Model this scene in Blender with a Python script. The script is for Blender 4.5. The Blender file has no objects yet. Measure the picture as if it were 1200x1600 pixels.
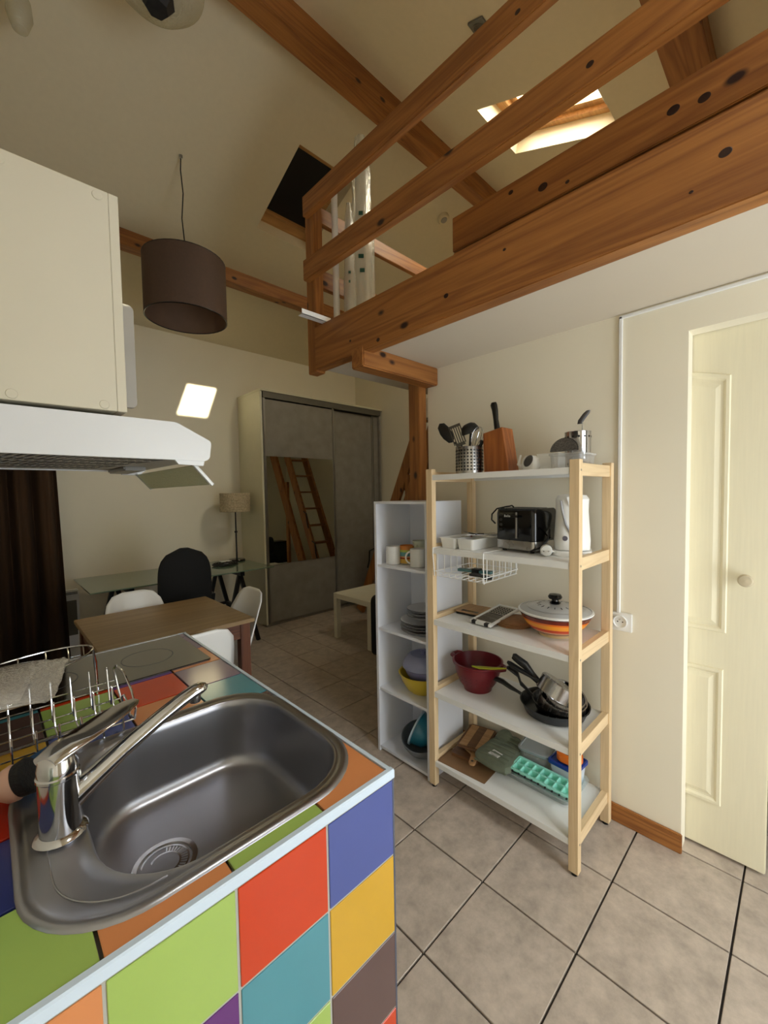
import bpy, bmesh, math, random
from math import sin, cos, pi, radians as R
from mathutils import Vector, Matrix
random.seed(7)
SC = bpy.context.scene
COL = SC.collection
# ---------------------------------------------------------------- camera
yaw, pit, roll, FPX, EYE = R(45.948), R(-2.576), R(-0.9906), 642.64, 1.43
F = Vector((cos(yaw)*cos(pit), sin(yaw)*cos(pit), sin(pit)))
r0 = Vector((sin(yaw), -cos(yaw), 0)); u0 = r0.cross(F)
rr = r0*cos(roll) + u0*sin(roll); uu = rr.cross(F)
cam = bpy.data.objects.new('camera', bpy.data.cameras.new('camera')); COL.objects.link(cam)
cam.data.sensor_fit = 'VERTICAL'; cam.data.sensor_height = 36; cam.data.lens = FPX/1600*36
cam.data.clip_start = 0.02
m3 = Matrix((rr, uu, -F)).transposed()
cam.matrix_world = Matrix.Translation((0, 0, EYE)) @ m3.to_4x4()
SC.camera = cam
# ---------------------------------------------------------------- world, sun, window light, exposure
SC.view_settings.view_transform = 'Standard'; SC.view_settings.look = 'None'
SC.view_settings.exposure = 0.0; SC.view_settings.gamma = 1; SC.view_settings.use_curve_mapping = False
w = bpy.data.worlds.new('sky'); SC.world = w; w.use_nodes = True
bg = w.node_tree.nodes['Background']; bg.inputs[0].default_value = (0.80, 0.90, 1.0, 1); bg.inputs[1].default_value = 4.0
SC.cycles.max_bounces = 10; SC.cycles.diffuse_bounces = 6; SC.cycles.glossy_bounces = 4
SC.cycles.transparent_max_bounces = 12; SC.cycles.sample_clamp_indirect = 6

def light(name, kind, energy, color, loc=(0, 0, 0), aim=(0, 0, -1), size=(1, 1)):
    l = bpy.data.lights.new(name, kind); l.energy = energy; l.color = color
    if kind == 'AREA':
        l.shape = 'RECTANGLE'; l.size, l.size_y = size
    o = bpy.data.objects.new(name, l); COL.objects.link(o)
    o.location = loc; o.rotation_euler = Vector(aim).to_track_quat('-Z', 'Y').to_euler()
    return o
sun = light('sun', 'SUN', 22.0, (1.0, 0.88, 0.62), aim=(-0.97, 3.40, -1.455)); sun.data.angle = R(0.6)
# daylight from behind through an added, unseen kitchen door, and down the open roof window
light('added_door_daylight', 'AREA', 31, (0.88, 0.94, 1.0), loc=(1.25, -1.30, 1.00), aim=(0.05, 1, 0), size=(1.0, 1.8))
light('roof_window_daylight', 'AREA', 66, (1.0, 0.88, 0.66), loc=(2.68, 1.10, 4.12), aim=(-0.25, 0.65, -1), size=(0.5, 0.7))
light('added_roof_window_fill', 'AREA', 75, (0.98, 0.97, 0.95), loc=(0.975, -0.62, 3.50), aim=(-0.05, 0.35, -1), size=(0.45, 0.55))  # fill lamp added above an unseen roof window to brighten the counter

# ---------------------------------------------------------------- helpers
def lin(c):
    if isinstance(c, str): c = [int(c[i:i+2], 16)/255 for i in (0, 2, 4)]
    return tuple(x/12.92 if x <= .04045 else ((x+.055)/1.055)**2.4 for x in c[:3])+(1,)

def mat(name, color, rough=.5, metal=0., vary=.04, scale=8., bump=0., trans=0., alpha=1., coat=0., ior=1.5, rv=0., spec=.5, stretch=None):
    m = bpy.data.materials.new(name); m.use_nodes = True; nt = m.node_tree; N = nt.nodes; L = nt.links
    p = N['Principled BSDF']; c = lin(color)
    tc = N.new('ShaderNodeTexCoord'); no = N.new('ShaderNodeTexNoise'); no.inputs['Scale'].default_value = scale
    no.inputs['Detail'].default_value = 4
    src = tc.outputs['Object']
    if stretch:
        mp = N.new('ShaderNodeMapping'); mp.inputs['Scale'].default_value = stretch; L.new(src, mp.inputs[0]); src = mp.outputs[0]
    L.new(src, no.inputs['Vector'])
    rp = N.new('ShaderNodeValToRGB')
    rp.color_ramp.elements[0].position = .3; rp.color_ramp.elements[1].position = .7
    rp.color_ramp.elements[0].color = tuple(x*(1-vary) for x in c[:3])+(1,)
    rp.color_ramp.elements[1].color = tuple(min(1, x*(1+vary)) for x in c[:3])+(1,)
    L.new(no.outputs['Fac'], rp.inputs[0]); L.new(rp.outputs[0], p.inputs['Base Color'])
    p.inputs['Roughness'].default_value = rough; p.inputs['Metallic'].default_value = metal
    p.inputs['IOR'].default_value = ior; p.inputs['Specular IOR Level'].default_value = spec
    if rv:
        mr = N.new('ShaderNodeMapRange'); mr.inputs[3].default_value = max(.02, rough-rv); mr.inputs[4].default_value = rough+rv
        L.new(no.outputs['Fac'], mr.inputs[0]); L.new(mr.outputs[0], p.inputs['Roughness'])
    if trans: p.inputs['Transmission Weight'].default_value = trans
    if alpha < 1: p.inputs['Alpha'].default_value = alpha
    if coat: p.inputs['Coat Weight'].default_value = coat; p.inputs['Coat Roughness'].default_value = .08
    if bump:
        b = N.new('ShaderNodeBump'); b.inputs['Strength'].default_value = bump; b.inputs['Distance'].default_value = .004
        L.new(no.outputs['Fac'], b.inputs['Height']); L.new(b.outputs[0], p.inputs['Normal'])
    return m

def wood(name, c1, c2, axis='x', rough=.5, knots=True, fine=1., knotcol='2a120a', coat=.0):
    """softwood: long grain along one object axis, annual rings, dark knots"""
    m = bpy.data.materials.new(name); m.use_nodes = True; nt = m.node_tree; N = nt.nodes; L = nt.links
    p = N['Principled BSDF']; p.inputs['Roughness'].default_value = rough
    if coat: p.inputs['Coat Weight'].default_value = coat; p.inputs['Coat Roughness'].default_value = .25
    tc = N.new('ShaderNodeTexCoord')
    ri = N.new('ShaderNodeObjectInfo'); ad = N.new('ShaderNodeVectorMath'); ad.operation = 'ADD'
    sc_ = N.new('ShaderNodeMath'); sc_.operation = 'MULTIPLY'; sc_.inputs[1].default_value = 7.3
    L.new(ri.outputs['Random'], sc_.inputs[0]); L.new(tc.outputs['Object'], ad.inputs[0]); L.new(sc_.outputs[0], ad.inputs[1])
    def mapped(a, b):
        mp = N.new('ShaderNodeMapping'); s = [b, b, b]; s['xyz'.index(axis)] = a
        mp.inputs['Scale'].default_value = s; L.new(ad.outputs[0], mp.inputs[0]); return mp.outputs[0]
    big = N.new('ShaderNodeTexNoise'); big.inputs['Scale'].default_value = 1.; big.inputs['Detail'].default_value = 2; big.inputs['Distortion'].default_value = .6
    L.new(mapped(.7*fine, 11*fine), big.inputs['Vector'])
    mul = N.new('ShaderNodeMath'); mul.operation = 'MULTIPLY'; mul.inputs[1].default_value = 12; L.new(big.outputs['Fac'], mul.inputs[0])
    fr = N.new('ShaderNodeMath'); fr.operation = 'PINGPONG'; fr.inputs[1].default_value = 1.0; L.new(mul.outputs[0], fr.inputs[0])
    fib = N.new('ShaderNodeTexNoise'); fib.inputs['Scale'].default_value = 1.; fib.inputs['Detail'].default_value = 5
    L.new(mapped(6*fine, 130*fine), fib.inputs['Vector'])
    mx = N.new('ShaderNodeMix'); mx.data_type = 'FLOAT'; mx.inputs[0].default_value = .58
    L.new(fr.outputs[0], mx.inputs[2]); L.new(fib.outputs['Fac'], mx.inputs[3])
    rp = N.new('ShaderNodeValToRGB'); rp.color_ramp.elements[0].position = .2; rp.color_ramp.elements[1].position = .85
    rp.color_ramp.elements[0].color = lin(c1); rp.color_ramp.elements[1].color = lin(c2)
    L.new(mx.outputs[0], rp.inputs[0]); out = rp.outputs[0]
    if knots:
        vo = N.new('ShaderNodeTexVoronoi'); vo.inputs['Scale'].default_value = 1.; L.new(mapped(4.2, 7.5), vo.inputs['Vector'])
        kr = N.new('ShaderNodeValToRGB'); kr.color_ramp.elements[0].position = .07; kr.color_ramp.elements[1].position = .13
        kr.color_ramp.elements[0].color = (1, 1, 1, 1); kr.color_ramp.elements[1].color = (0, 0, 0, 1)
        L.new(vo.outputs['Distance'], kr.inputs[0])
        km = N.new('ShaderNodeMix'); km.data_type = 'RGBA'; L.new(kr.outputs[0], km.inputs[0]); L.new(out, km.inputs[6]); km.inputs[7].default_value = lin(knotcol)
        out = km.outputs[2]
    L.new(out, p.inputs['Base Color'])
    b = N.new('ShaderNodeBump'); b.inputs['Strength'].default_value = .15; b.inputs['Distance'].default_value = .002
    L.new(fib.outputs['Fac'], b.inputs['Height']); L.new(b.outputs[0], p.inputs['Normal'])
    return m

def clear(name, tint=(1, 1, 1), amount=.9, rough=.03, gl=(1, 1, 1), diffuse=0.):
    """thin clear sheet: lets light pass, with a gloss"""
    m = bpy.data.materials.new(name); m.use_nodes = True; nt = m.node_tree; N = nt.nodes; L = nt.links
    N.remove(N['Principled BSDF']); o = N['Material Output']
    t = N.new('ShaderNodeBsdfTransparent'); t.inputs[0].default_value = (*tint, 1)
    g = N.new('ShaderNodeBsdfGlossy'); g.inputs[0].default_value = (*gl, 1); g.inputs['Roughness'].default_value = rough
    fz = N.new('ShaderNodeLayerWeight'); pw = N.new('ShaderNodeMath'); pw.operation = 'POWER'; pw.inputs[1].default_value = 4
    mr = N.new('ShaderNodeMapRange'); mr.inputs[3].default_value = (1-amount)*.5+.02; mr.inputs[4].default_value = .9
    L.new(fz.outputs['Facing'], pw.inputs[0]); L.new(pw.outputs[0], mr.inputs[0])
    mx = N.new('ShaderNodeMixShader'); L.new(mr.outputs[0], mx.inputs[0])
    src = t.outputs[0]
    if diffuse:
        d = N.new('ShaderNodeBsdfDiffuse'); d.inputs[0].default_value = (*gl, 1)
        no = N.new('ShaderNodeTexNoise'); no.inputs['Scale'].default_value = 20
        m2 = N.new('ShaderNodeMixShader'); m2.inputs[0].default_value = diffuse
        L.new(t.outputs[0], m2.inputs[1]); L.new(d.outputs[0], m2.inputs[2]); src = m2.outputs[0]
        b = N.new('ShaderNodeBump'); b.inputs['Strength'].default_value = .6; b.inputs['Distance'].default_value = .01
        L.new(no.outputs['Fac'], b.inputs['Height']); L.new(b.outputs[0], g.inputs['Normal'])
    L.new(src, mx.inputs[1]); L.new(g.outputs[0], mx.inputs[2]); L.new(mx.outputs[0], o.inputs[0])
    return m

def rrect(hx, hy, r, n=8):
    r = min(r, hx-1e-4, hy-1e-4); pts = []
    for cx, cy, a0 in ((hx-r, hy-r, 0), (-hx+r, hy-r, 90), (-hx+r, -hy+r, 180), (hx-r, -hy+r, 270)):
        for i in range(n+1):
            a = R(a0+90*i/n); pts.append((cx+r*cos(a), cy+r*sin(a)))
    return pts

class MB:
    def __init__(s): s.b = bmesh.new()
    def box(s, x0, x1, y0, y1, z0, z1, M=None):
        c = [s.b.verts.new(Vector(p)) for p in ((x0,y0,z0),(x1,y0,z0),(x1,y1,z0),(x0,y1,z0),(x0,y0,z1),(x1,y0,z1),(x1,y1,z1),(x0,y1,z1))]
        for f in ((3,2,1,0),(4,5,6,7),(0,1,5,4),(1,2,6,5),(2,3,7,6),(3,0,4,7)): s.b.faces.new([c[i] for i in f])
        if M is not None: bmesh.ops.transform(s.b, matrix=M, verts=c)
        return s
    def bar(s, a, b, wd, ht, up=(0, 0, 1)):
        """a straight board of section wd x ht running from a to b"""
        a, b = Vector(a), Vector(b); d = (b-a); L_ = d.length; d.normalize(); up = Vector(up)
        sd = d.cross(up).normalized(); u = sd.cross(d)
        M = Matrix((d, sd, u)).transposed().to_4x4(); M.translation = a
        return s.box(0, L_, -wd/2, wd/2, -ht/2, ht/2, M)
    def loops(s, loops, cap0=True, cap1=True, closed=True):
        vs = [[s.b.verts.new(Vector(p)) for p in lp] for lp in loops]
        n = len(vs[0])
        for a, b in zip(vs, vs[1:]):
            for i in range(n if closed else n-1):
                j = (i+1) % n
                s.b.faces.new((a[i], a[j], b[j], b[i]))
        if cap0: s.b.faces.new(vs[0][::-1])
        if cap1: s.b.faces.new(vs[-1])
        return s
    def prism(s, poly, lo, hi, axis='z'):
        def P(p, h): return (p[0], p[1], h) if axis == 'z' else ((p[0], h, p[1]) if axis == 'y' else (h, p[0], p[1]))
        return s.loops([[P(p, lo) for p in poly], [P(p, hi) for p in poly]])
    def lathe(s, prof, c=(0, 0, 0), n=28, cap0=False, cap1=False, M=None, sx=1., sy=1.):
        lp = [[Vector((c[0]+sx*r*cos(2*pi*i/n), c[1]+sy*r*sin(2*pi*i/n), c[2]+z)) for i in range(n)] for r, z in prof]
        if M is not None: lp = [[M @ p for p in l] for l in lp]
        return s.loops(lp, cap0, cap1)
    def cyl(s, c, r, z0, z1, n=24): return s.lathe([(r, z0), (r, z1)], c, n, True, True)
    def tube(s, pts, r, n=8, closed=False):
        pts = [Vector(p) for p in pts]; k = len(pts); lp = []; prev = None
        rs = r if isinstance(r, (list, tuple)) else [r]*k
        for i, p in enumerate(pts):
            d = (pts[(i+1) % k]-pts[i-1]) if (closed or 0 < i < k-1) else (pts[1]-pts[0] if i == 0 else pts[-1]-pts[-2])
            d.normalize()
            if prev is None:
                prev = Vector((0, 0, 1)) if abs(d.z) < .9 else Vector((1, 0, 0))
            a = (prev - d*prev.dot(d)).normalized(); b = d.cross(a); prev = a
            lp.append([p+(a*cos(2*pi*j/n)+b*sin(2*pi*j/n))*rs[i] for j in range(n)])
        if closed: lp.append(lp[0]); return s.loops(lp, False, False)
        return s.loops(lp)
    def ball(s, c, r, n=14, sz=(1, 1, 1)):
        return s.lathe([(max(1e-4, r*sin(pi*i/n))*1, -r*cos(pi*i/n)*sz[2]) for i in range(n+1)], c, n*2, True, True, sx=sz[0], sy=sz[1])
    def build(s, name, m, parent=None, smooth=False, bevel=0., world=False, kind=None, label=None, solid=0.):
        bmesh.ops.remove_doubles(s.b, verts=s.b.verts, dist=1e-6)
        bmesh.ops.recalc_face_normals(s.b, faces=s.b.faces)
        if bevel: bmesh.ops.bevel(s.b, geom=list(s.b.edges), offset=bevel, segments=2 if bevel > .002 else 1, affect='EDGES', clamp_overlap=True)
        me = bpy.data.meshes.new(name)
        o = bpy.data.objects.new(name, me); COL.objects.link(o)
        if parent is not None:
            o.parent = parent
            if world:
                q = parent; off = Vector()
                while q is not None: off += q.location; q = q.parent
                bmesh.ops.translate(s.b, verts=s.b.verts, vec=-off)
        else:
            xs = [v.co for v in s.b.verts]
            c = Vector(((min(v.x for v in xs)+max(v.x for v in xs))/2, (min(v.y for v in xs)+max(v.y for v in xs))/2, min(v.z for v in xs)))
            bmesh.ops.translate(s.b, verts=s.b.verts, vec=-c); o.location = c
        s.b.to_mesh(me); s.b.free()
        me.materials.append(m)
        if smooth:
            for p in me.polygons: p.use_smooth = True
            me.set_sharp_from_angle(angle=R(38))
        if solid:
            md = o.modifiers.new('thick', 'SOLIDIFY'); md.thickness = solid; md.offset = -1
        if kind: o['kind'] = kind
        if label: o['label'] = label
        return o

def tag(o, label, cat, group=None):
    o['label'] = label; o['category'] = cat
    if group: o['group'] = group
    return o
def thing(name, label, cat, loc, rz=0., group=None):
    o = bpy.data.objects.new(name, None); COL.objects.link(o); o.empty_display_size = .05
    o.location = loc; o.rotation_euler = (0, 0, rz)
    return tag(o, label, cat, group)
def struct(name, mb, m, **k):
    return mb.build(name, m, kind='structure', **k)
def copy_tree(o, parent=None):
    c = o.copy(); COL.objects.link(c); c.parent = parent
    for ch in list(o.children): copy_tree(ch, c)
    return c
def box(*a): return MB().box(*a)

# ---------------------------------------------------------------- materials
WALL = mat('cream_wall_paint', (.91, .88, .80), .75, vary=.015, scale=3, bump=.05)
CEIL = mat('cream_ceiling_paint', (.87, .82, .70), .85, vary=.015, scale=30, bump=.12)
SOFF = mat('white_soffit_paint', (.82, .775, .70), .8, vary=.01, scale=4)
TILE = mat('stoneware_floor_tile', (.70, .645, .59), .38, vary=.26, scale=14, bump=.06, rv=.08)
_nt = TILE.node_tree                                   # per-tile shift so neighbours differ
_no = [n for n in _nt.nodes if n.type == 'TEX_NOISE'][0]; _no.inputs['Detail'].default_value = 9; _no.inputs['Roughness'].default_value = .68
_oi = _nt.nodes.new('ShaderNodeObjectInfo'); _mu = _nt.nodes.new('ShaderNodeVectorMath'); _mu.operation = 'ADD'
_ml = _nt.nodes.new('ShaderNodeMath'); _ml.operation = 'MULTIPLY'; _ml.inputs[1].default_value = 31
_nt.links.new(_oi.outputs['Random'], _ml.inputs[0]); _nt.links.new(_ml.outputs[0], _mu.inputs[1])
_nt.links.new([n for n in _nt.nodes if n.type == 'TEX_COORD'][0].outputs['Object'], _mu.inputs[0]); _nt.links.new(_mu.outputs[0], _no.inputs['Vector'])
GROUT = mat('dark_grout', (.20, .18, .17), .9)
PINE = {a: wood('stained_pine_'+a, (.50, .30, .135), (.68, .45, .22), a, .5) for a in 'xyz'}
PALEPINE = {a: wood('pale_aspen_'+a, (.82, .71, .55), (.89, .79, .63), a, .55, knots=False, fine=1.5) for a in 'xyz'}
WHITE = mat('white_laminate', (.90, .90, .89), .35, vary=.01)
WHITEP = mat('white_plastic', (.92, .92, .91), .3, vary=.01)
DOORP = mat('ivory_door_paint', (.90, .87, .76), .4, vary=.02, scale=4, bump=.1, stretch=(30, 30, 1.5))
CHROME = mat('chrome', (.80, .80, .81), .10, 1., vary=.02)
STEEL = mat('brushed_steel', (.66, .65, .64), .26, 1., vary=.06, scale=5, rv=.06, stretch=(40, 2, 2))
SINKM = mat('worn_sink_steel', (.64, .64, .66), .33, 1., vary=.03, scale=5, rv=.03)
BLACK = mat('black_plastic', (.03, .03, .032), .35, vary=.1)
BLACKG = mat('gloss_black_plastic', (.012, .012, .014), .12, vary=.1)
RUBBER = mat('black_rubber', (.04, .04, .04), .7)
CONC = mat('grey_concrete_effect_board', (.54, .52, .485), .33, vary=.12, scale=9, rv=.06)
ALU = mat('satin_aluminium', (.62, .61, .59), .35, .9, vary=.03)
MIRROR = mat('mirror_silver', (.88, .90, .88), .015, 1., vary=.0)
PANE = clear('window_glass', (.95, .97, .97), .96)
COLORS = {k: mat('glazed_tile_'+k, tuple(min(.95, x*.88) for x in v), .14, vary=.025, scale=9, spec=.5) for k, v in dict(
    blue=(.32, .38, .66), red=(.86, .27, .10), lime=(.69, .81, .42), orange=(.92, .60, .38), yellow=(.87, .68, .20),
    teal=(.34, .62, .68), brown=(.40, .31, .30), purple=(.44, .22, .52), mauve=(.58, .50, .58), blue_shaded=(.18, .22, .46), red_shaded=(.72, .16, .08)).items()}  # last two: blue and red with the counter's dim side put into the glaze
TRIM = mat('pale_tile_trim', (.78, .84, .90), .3, vary=.02)

# ---------------------------------------------------------------- room shell
XW, YF, XR, YB = -0.10, 4.61, 3.92, -1.40
RY, RZ = 2.10, 4.134
TF, TN = math.tan(R(22)), math.tan(R(21))
zf = lambda y: RZ-(y-RY)*TF
zn = lambda y: RZ-(RY-y)*TN
fl = struct('floor', box(XW, XR, YB, YF, -.06, -.009), GROUT)
tile_mesh = None
PT = .3333
for i in range(-1, 13):
    for j in range(-5, 14):
        x0, y0 = 1.254+PT*(i-4), .138+PT*j+.004
        x1, y1 = x0+PT-.006, y0+PT-.006
        full = x0 > XW and x1 < XR and y0 > YB and y1 < YF
        X0, X1, Y0, Y1 = max(x0, XW), min(x1, XR), max(y0, YB), min(y1, YF)
        if X1-X0 < .02 or Y1-Y0 < .02 or (X0 > 2.3 and Y1 < 1.5): continue
        if full and tile_mesh:
            o = bpy.data.objects.new('tile', tile_mesh); COL.objects.link(o); o.parent = fl
            o.location = Vector((x0, y0, 0))-fl.location
        else:
            mb = box(0, X1-X0, 0, Y1-Y0, -.010, 0)
            o = mb.build('tile', TILE, fl, bevel=.0015); o.location = Vector((X0, Y0, 0))-fl.location
            if full: tile_mesh = o.data
# side walls
struct('wall_left', MB().prism([(YB, 0), (YF, 0), (YF, zf(YF)+.1), (RY, RZ+.1), (YB, zn(YB)+.1)], XW-.15, XW, 'x'), WALL)
struct('wall_right', MB().prism([(YB, 2.16), (1.48, 2.16), (1.48, 0), (YF, 0), (YF, zf(YF)+.1), (RY, RZ+.1), (YB, zn(YB)+.1)], XR, XR+.15, 'x'), WALL)
struct('wall_far', box(XW, XR, YF, YF+.15, 0, zf(YF)+.1), WALL)
# wall behind the camera, with an unseen door opening added to let daylight in
wb = MB(); wb.box(XW, .65, YB-.15, YB, 0, zn(YB)+.1); wb.box(.65, 1.85, YB-.15, YB, 2.25, zn(YB)+.1); wb.box(1.85, XR, YB-.15, YB, 0, zn(YB)+.1)
struct('wall_back', wb, WALL)
# unseen wall added outside to keep the low sun off the kitchen door
struct('wall_sun_block', box(-1.5, 7.5, -4.6, -4.4, 0, 4.0), mat('render_outside', (.75, .72, .66), .9))
# bathroom partition, with the opening of the sliding door
WX = 1.905
wp = MB(); wp.box(WX, WX+.075, .323, 1.58, 0, 2.145); wp.box(WX, WX+.075, -.55, .323, 2.016, 2.145); wp.box(WX, WX+.075, YB, -.55, 0, 2.145)
struct('wall_bathroom', wp, WALL)
struct('wall_partition', box(WX+.075, XR, 1.50, 1.58, 0, 2.145), WALL)
struct('trim_1', box(WX-.016, WX, .318, 1.50, 0, .075), PINE['y'], bevel=.003)
# roof slopes: boards around each roof-window hole, 0.12 thick
def slope_piece(mb, x0, x1, ya, yb, z, th=.12, side=1):
    n = Vector((0, TF, 1)).normalized() if side > 0 else Vector((0, -TN, 1)).normalized()
    q = [Vector((x0, ya, z(ya))), Vector((x1, ya, z(ya))), Vector((x1, yb, z(yb))), Vector((x0, yb, z(yb)))]
    mb.loops([q, [p+n*th for p in q]])
def slope(name, ya, yb, z, side, hx0, hx1, hy0, hy1, second=None):
    mb = MB()
    if second:
        a0, a1, b0, b1 = second
        for q in ((XW, a0, ya, yb), (a1, hx0, ya, yb), (a0, a1, ya, b0), (a0, a1, b1, yb)): slope_piece(mb, *q, z, side=side)
    else: slope_piece(mb, XW, hx0, ya, yb, z, side=side)
    slope_piece(mb, hx1, XR, ya, yb, z, side=side)
    slope_piece(mb, hx0, hx1, ya, hy0, z, side=side); slope_piece(mb, hx0, hx1, hy1, yb, z, side=side)
    return struct(name, mb, CEIL)
LX0, LX1, LY0, LY1 = 1.728, 2.24, 2.587, 3.257
NX0, NX1, NY0, NY1 = 2.424, 2.932, .862, 1.563
slope('ceiling', RY, YF+.15, zf, 1, LX0, LX1, LY0, LY1)
slope('ceiling', YB-.15, RY, zn, -1, NX0, NX1, NY0, NY1, (.74, 1.21, -.92, -.38))  # second hole added behind the camera for the extra kitchen light
# loft deck
struct('floor_loft', MB().box(1.40, XR, YB, 1.95, 2.145, 2.33).box(3.06, XR, 1.95, 2.62, 2.145, 2.33), SOFF)

# roof windows (structure), with timber frames, sash and pane
def roof_window(name, x0, x1, y0, y1, z, t, side, blind):
    n = Vector((0, t*side, 1)).normalized(); e = Vector((0, 1, -t*side)).normalized()
    X = Vector((1, 0, 0)); O = Vector((x0, y0, z(y0))); W_ = x1-x0; H_ = (Vector((0, y1, z(y1)))-Vector((0, y0, z(y0)))).length
    M = Matrix((X, e, n)).transposed().to_4x4(); M.translation = O
    fr = MB()
    a, b = .118, .20; t_ = .045
    fr.box(-.01, t_, -.01, H_+.01, a, b, M); fr.box(W_-t_, W_+.01, -.01, H_+.01, a, b, M)
    fr.box(t_, W_-t_, -.01, t_+.03, a, b, M); fr.box(t_, W_-t_, H_-t_-.03, H_+.01, a, b, M)
    root = fr.build(name, FRAMEP, kind='structure', bevel=.003)
    sa = MB(); s0 = .05
    sa.box(t_, t_+s0, t_+.03, H_-t_-.03, a+.03, b-.01, M); sa.box(W_-t_-s0, W_-t_, t_+.03, H_-t_-.03, a+.03, b-.01, M)
    sa.box(t_+s0, W_-t_-s0, t_+.03, t_+.03+s0, a+.03, b-.01, M); sa.box(t_+s0, W_-t_-s0, H_-t_-.03-s0, H_-t_-.03, a+.03, b-.01, M)
    sa.build('sash', FRAMEP, root, world=True, bevel=.002)
    MB().box(t_, W_-t_, t_, H_-t_, b-.025, b-.018, M).build('pane', PANE, root, world=True)
    if blind:
        MB().box(t_+.01, W_-t_-.01, t_+.02, H_-t_-.06, b-.06, b-.052, M).build('blackout_blind', BLIND, root, world=True, label='black blackout blind drawn down')
        MB().box(t_, W_-t_, t_-.01, t_+.02, a+.02, a+.05, M).build('blind_rail', ALU, root, world=True)
    else:
        MB().box(t_+.02, W_-t_-.02, t_+.05, t_+.07, a+.005, a+.03, M).build('grab_bar', ALU, root, world=True)
    return root
FRAMEP = wood('varnished_window_pine', (.68, .50, .30), (.80, .62, .40), 'x', .35, knots=False)
BLIND = mat('black_blind_fabric', (.035, .025, .03), .45, vary=.3, scale=4)
roof_window('window_1', LX0, LX1, LY0, LY1, zf, TF, 1, True)
roof_window('window_2', NX0, NX1, NY0, NY1, zn, TN, -1, False)
roof_window('window_added', .74, 1.21, -.92, -.38, zn, TN, -1, False)  # unseen roof window added so that light falls on the counter top
# unseen glazed door added behind the camera to match the light (frame and glass)
kd = MB(); kd.box(.65, .72, YB-.1, YB-.04, 0, 2.25); kd.box(1.78, 1.85, YB-.1, YB-.04, 0, 2.25); kd.box(.72, 1.78, YB-.1, YB-.04, 2.18, 2.25); kd.box(.72, 1.78, YB-.1, YB-.04, 0, .12)
kdo = struct('door_added', kd, WHITE); box(.72, 1.78, YB-.075, YB-.068, .12, 2.18).build('pane', PANE, kdo, world=True)

# ---------------------------------------------------------------- sliding bathroom door
d0 = struct('door_2', box(1.985, 2.02, .083, .81, .012, 2.05), DOORP, bevel=.003)
def panel_mould(y0, y1, z0, z1, arch):
    mb = MB(); xs = 1.985
    def ring(inset, x):
        pts = [(y0+inset, z0+inset), (y1-inset, z0+inset), (y1-inset, z1-inset)]
        if arch:
            for k in range(1, 10):
                u = k/10; y = y1-inset-(y1-y0-2*inset)*u
                pts.append((y, z1-inset+arch*sin(pi*u)))
        pts.append((y0+inset, z1-inset))
        return [(x, p[0], p[1]) for p in pts]
    mb.loops([ring(0, xs+.001), ring(.004, xs-.007), ring(.014, xs-.007), ring(.022, xs-.001), ring(.030, xs-.001), ring(.045, xs-.006)], False, True)
    return mb
panel_mould(.206, .69, .88, 1.845, .05).build('upper_panel', DOORP, d0, world=True, smooth=False)
panel_mould(.212, .69, .20, .74, .0).build('lower_panel', DOORP, d0, world=True)
MB().lathe([(.0001, 0), (.012, 0), (.010, .018), (.016, .026), (.022, .034), (.023, .042), (.018, .050), (.0001, .052)], n=24,
           M=Matrix.Translation((1.985, .152, 1.095)) @ Matrix.Rotation(-pi/2, 4, 'Y')).build('door_knob', mat('pale_beige_knob', (.78, .73, .62), .3), d0, smooth=True, world=True)
# dark room beyond the door: back wall of the bathroom
struct('wall_bath_back', box(2.9, 2.95, YB, 1.5, 0, 2.145), WALL)

# cable trunking and socket on the wall
ct = MB(); ct.box(WX-.010, WX, .543, .556, .91, 2.135); ct.box(WX-.010, WX, YB, .556, 2.125, 2.138)
tag(ct.build('cable_trunking', WHITE, bevel=.002), 'narrow white cable trunking running along the ceiling and down to the wall socket', 'trunking')
so = thing('wall_socket', 'square white double-pin wall socket on the cream wall beside the shelving rack', 'socket', (WX, .538, .835))
MB().box(-.010, 0, -.041, .041, 0, .078).build('cover_plate', WHITEP, so, bevel=.003)
Mx = Matrix.Translation((-.010, .004, .039)) @ Matrix.Rotation(-pi/2, 4, 'Y')
MB().lathe([(.027, -.001), (.027, .006), (.024, .006), (.022, -.0005), (.0001, -.0005)], n=28, M=Mx).build('socket_ring', WHITEP, so, smooth=True)
for q in (-.0095, .0095):
    MB().lathe([(.0001, .0002), (.0028, .0002), (.0028, -.0003)], n=10, M=Matrix.Translation((-.0102, .004+q, .039)) @ Matrix.Rotation(-pi/2, 4, 'Y')).build('pin_hole', BLACK, so)
MB().lathe([(.0025, 0), (.0025, .012), (.0001, .013)], n=10, M=Matrix.Translation((-.0102, .004, .050)) @ Matrix.Rotation(-pi/2, 4, 'Y')).build('earth_pin', CHROME, so, smooth=True)

# ---------------------------------------------------------------- roof timbers
BZ = 3.934
tag(box(XW, XR, 1.985, 2.10, BZ, RZ-.03).build('ridge_beam', PINE['x'], bevel=.004), 'long brown ridge beam at the apex of the sloped ceiling', 'beam')
tag(MB().prism([(3.69, 3.372), (3.69, zf(3.69)+.01), (3.80, zf(3.80)+.01), (3.80, 3.372)], XW, XR, 'x').build('purlin_beam', PINE['x'], bevel=.004), 'brown purlin beam low on the roof slope above the desk wall', 'beam')
tag(MB().prism([(.345, 3.35), (.345, zn(.345)+.01), (.505, zn(.505)+.01), (.505, 3.35)], XW, XR, 'x').build('purlin_beam', PINE['x'], bevel=.004), 'broad brown purlin beam on the roof slope beyond the open roof window', 'beam')
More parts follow.
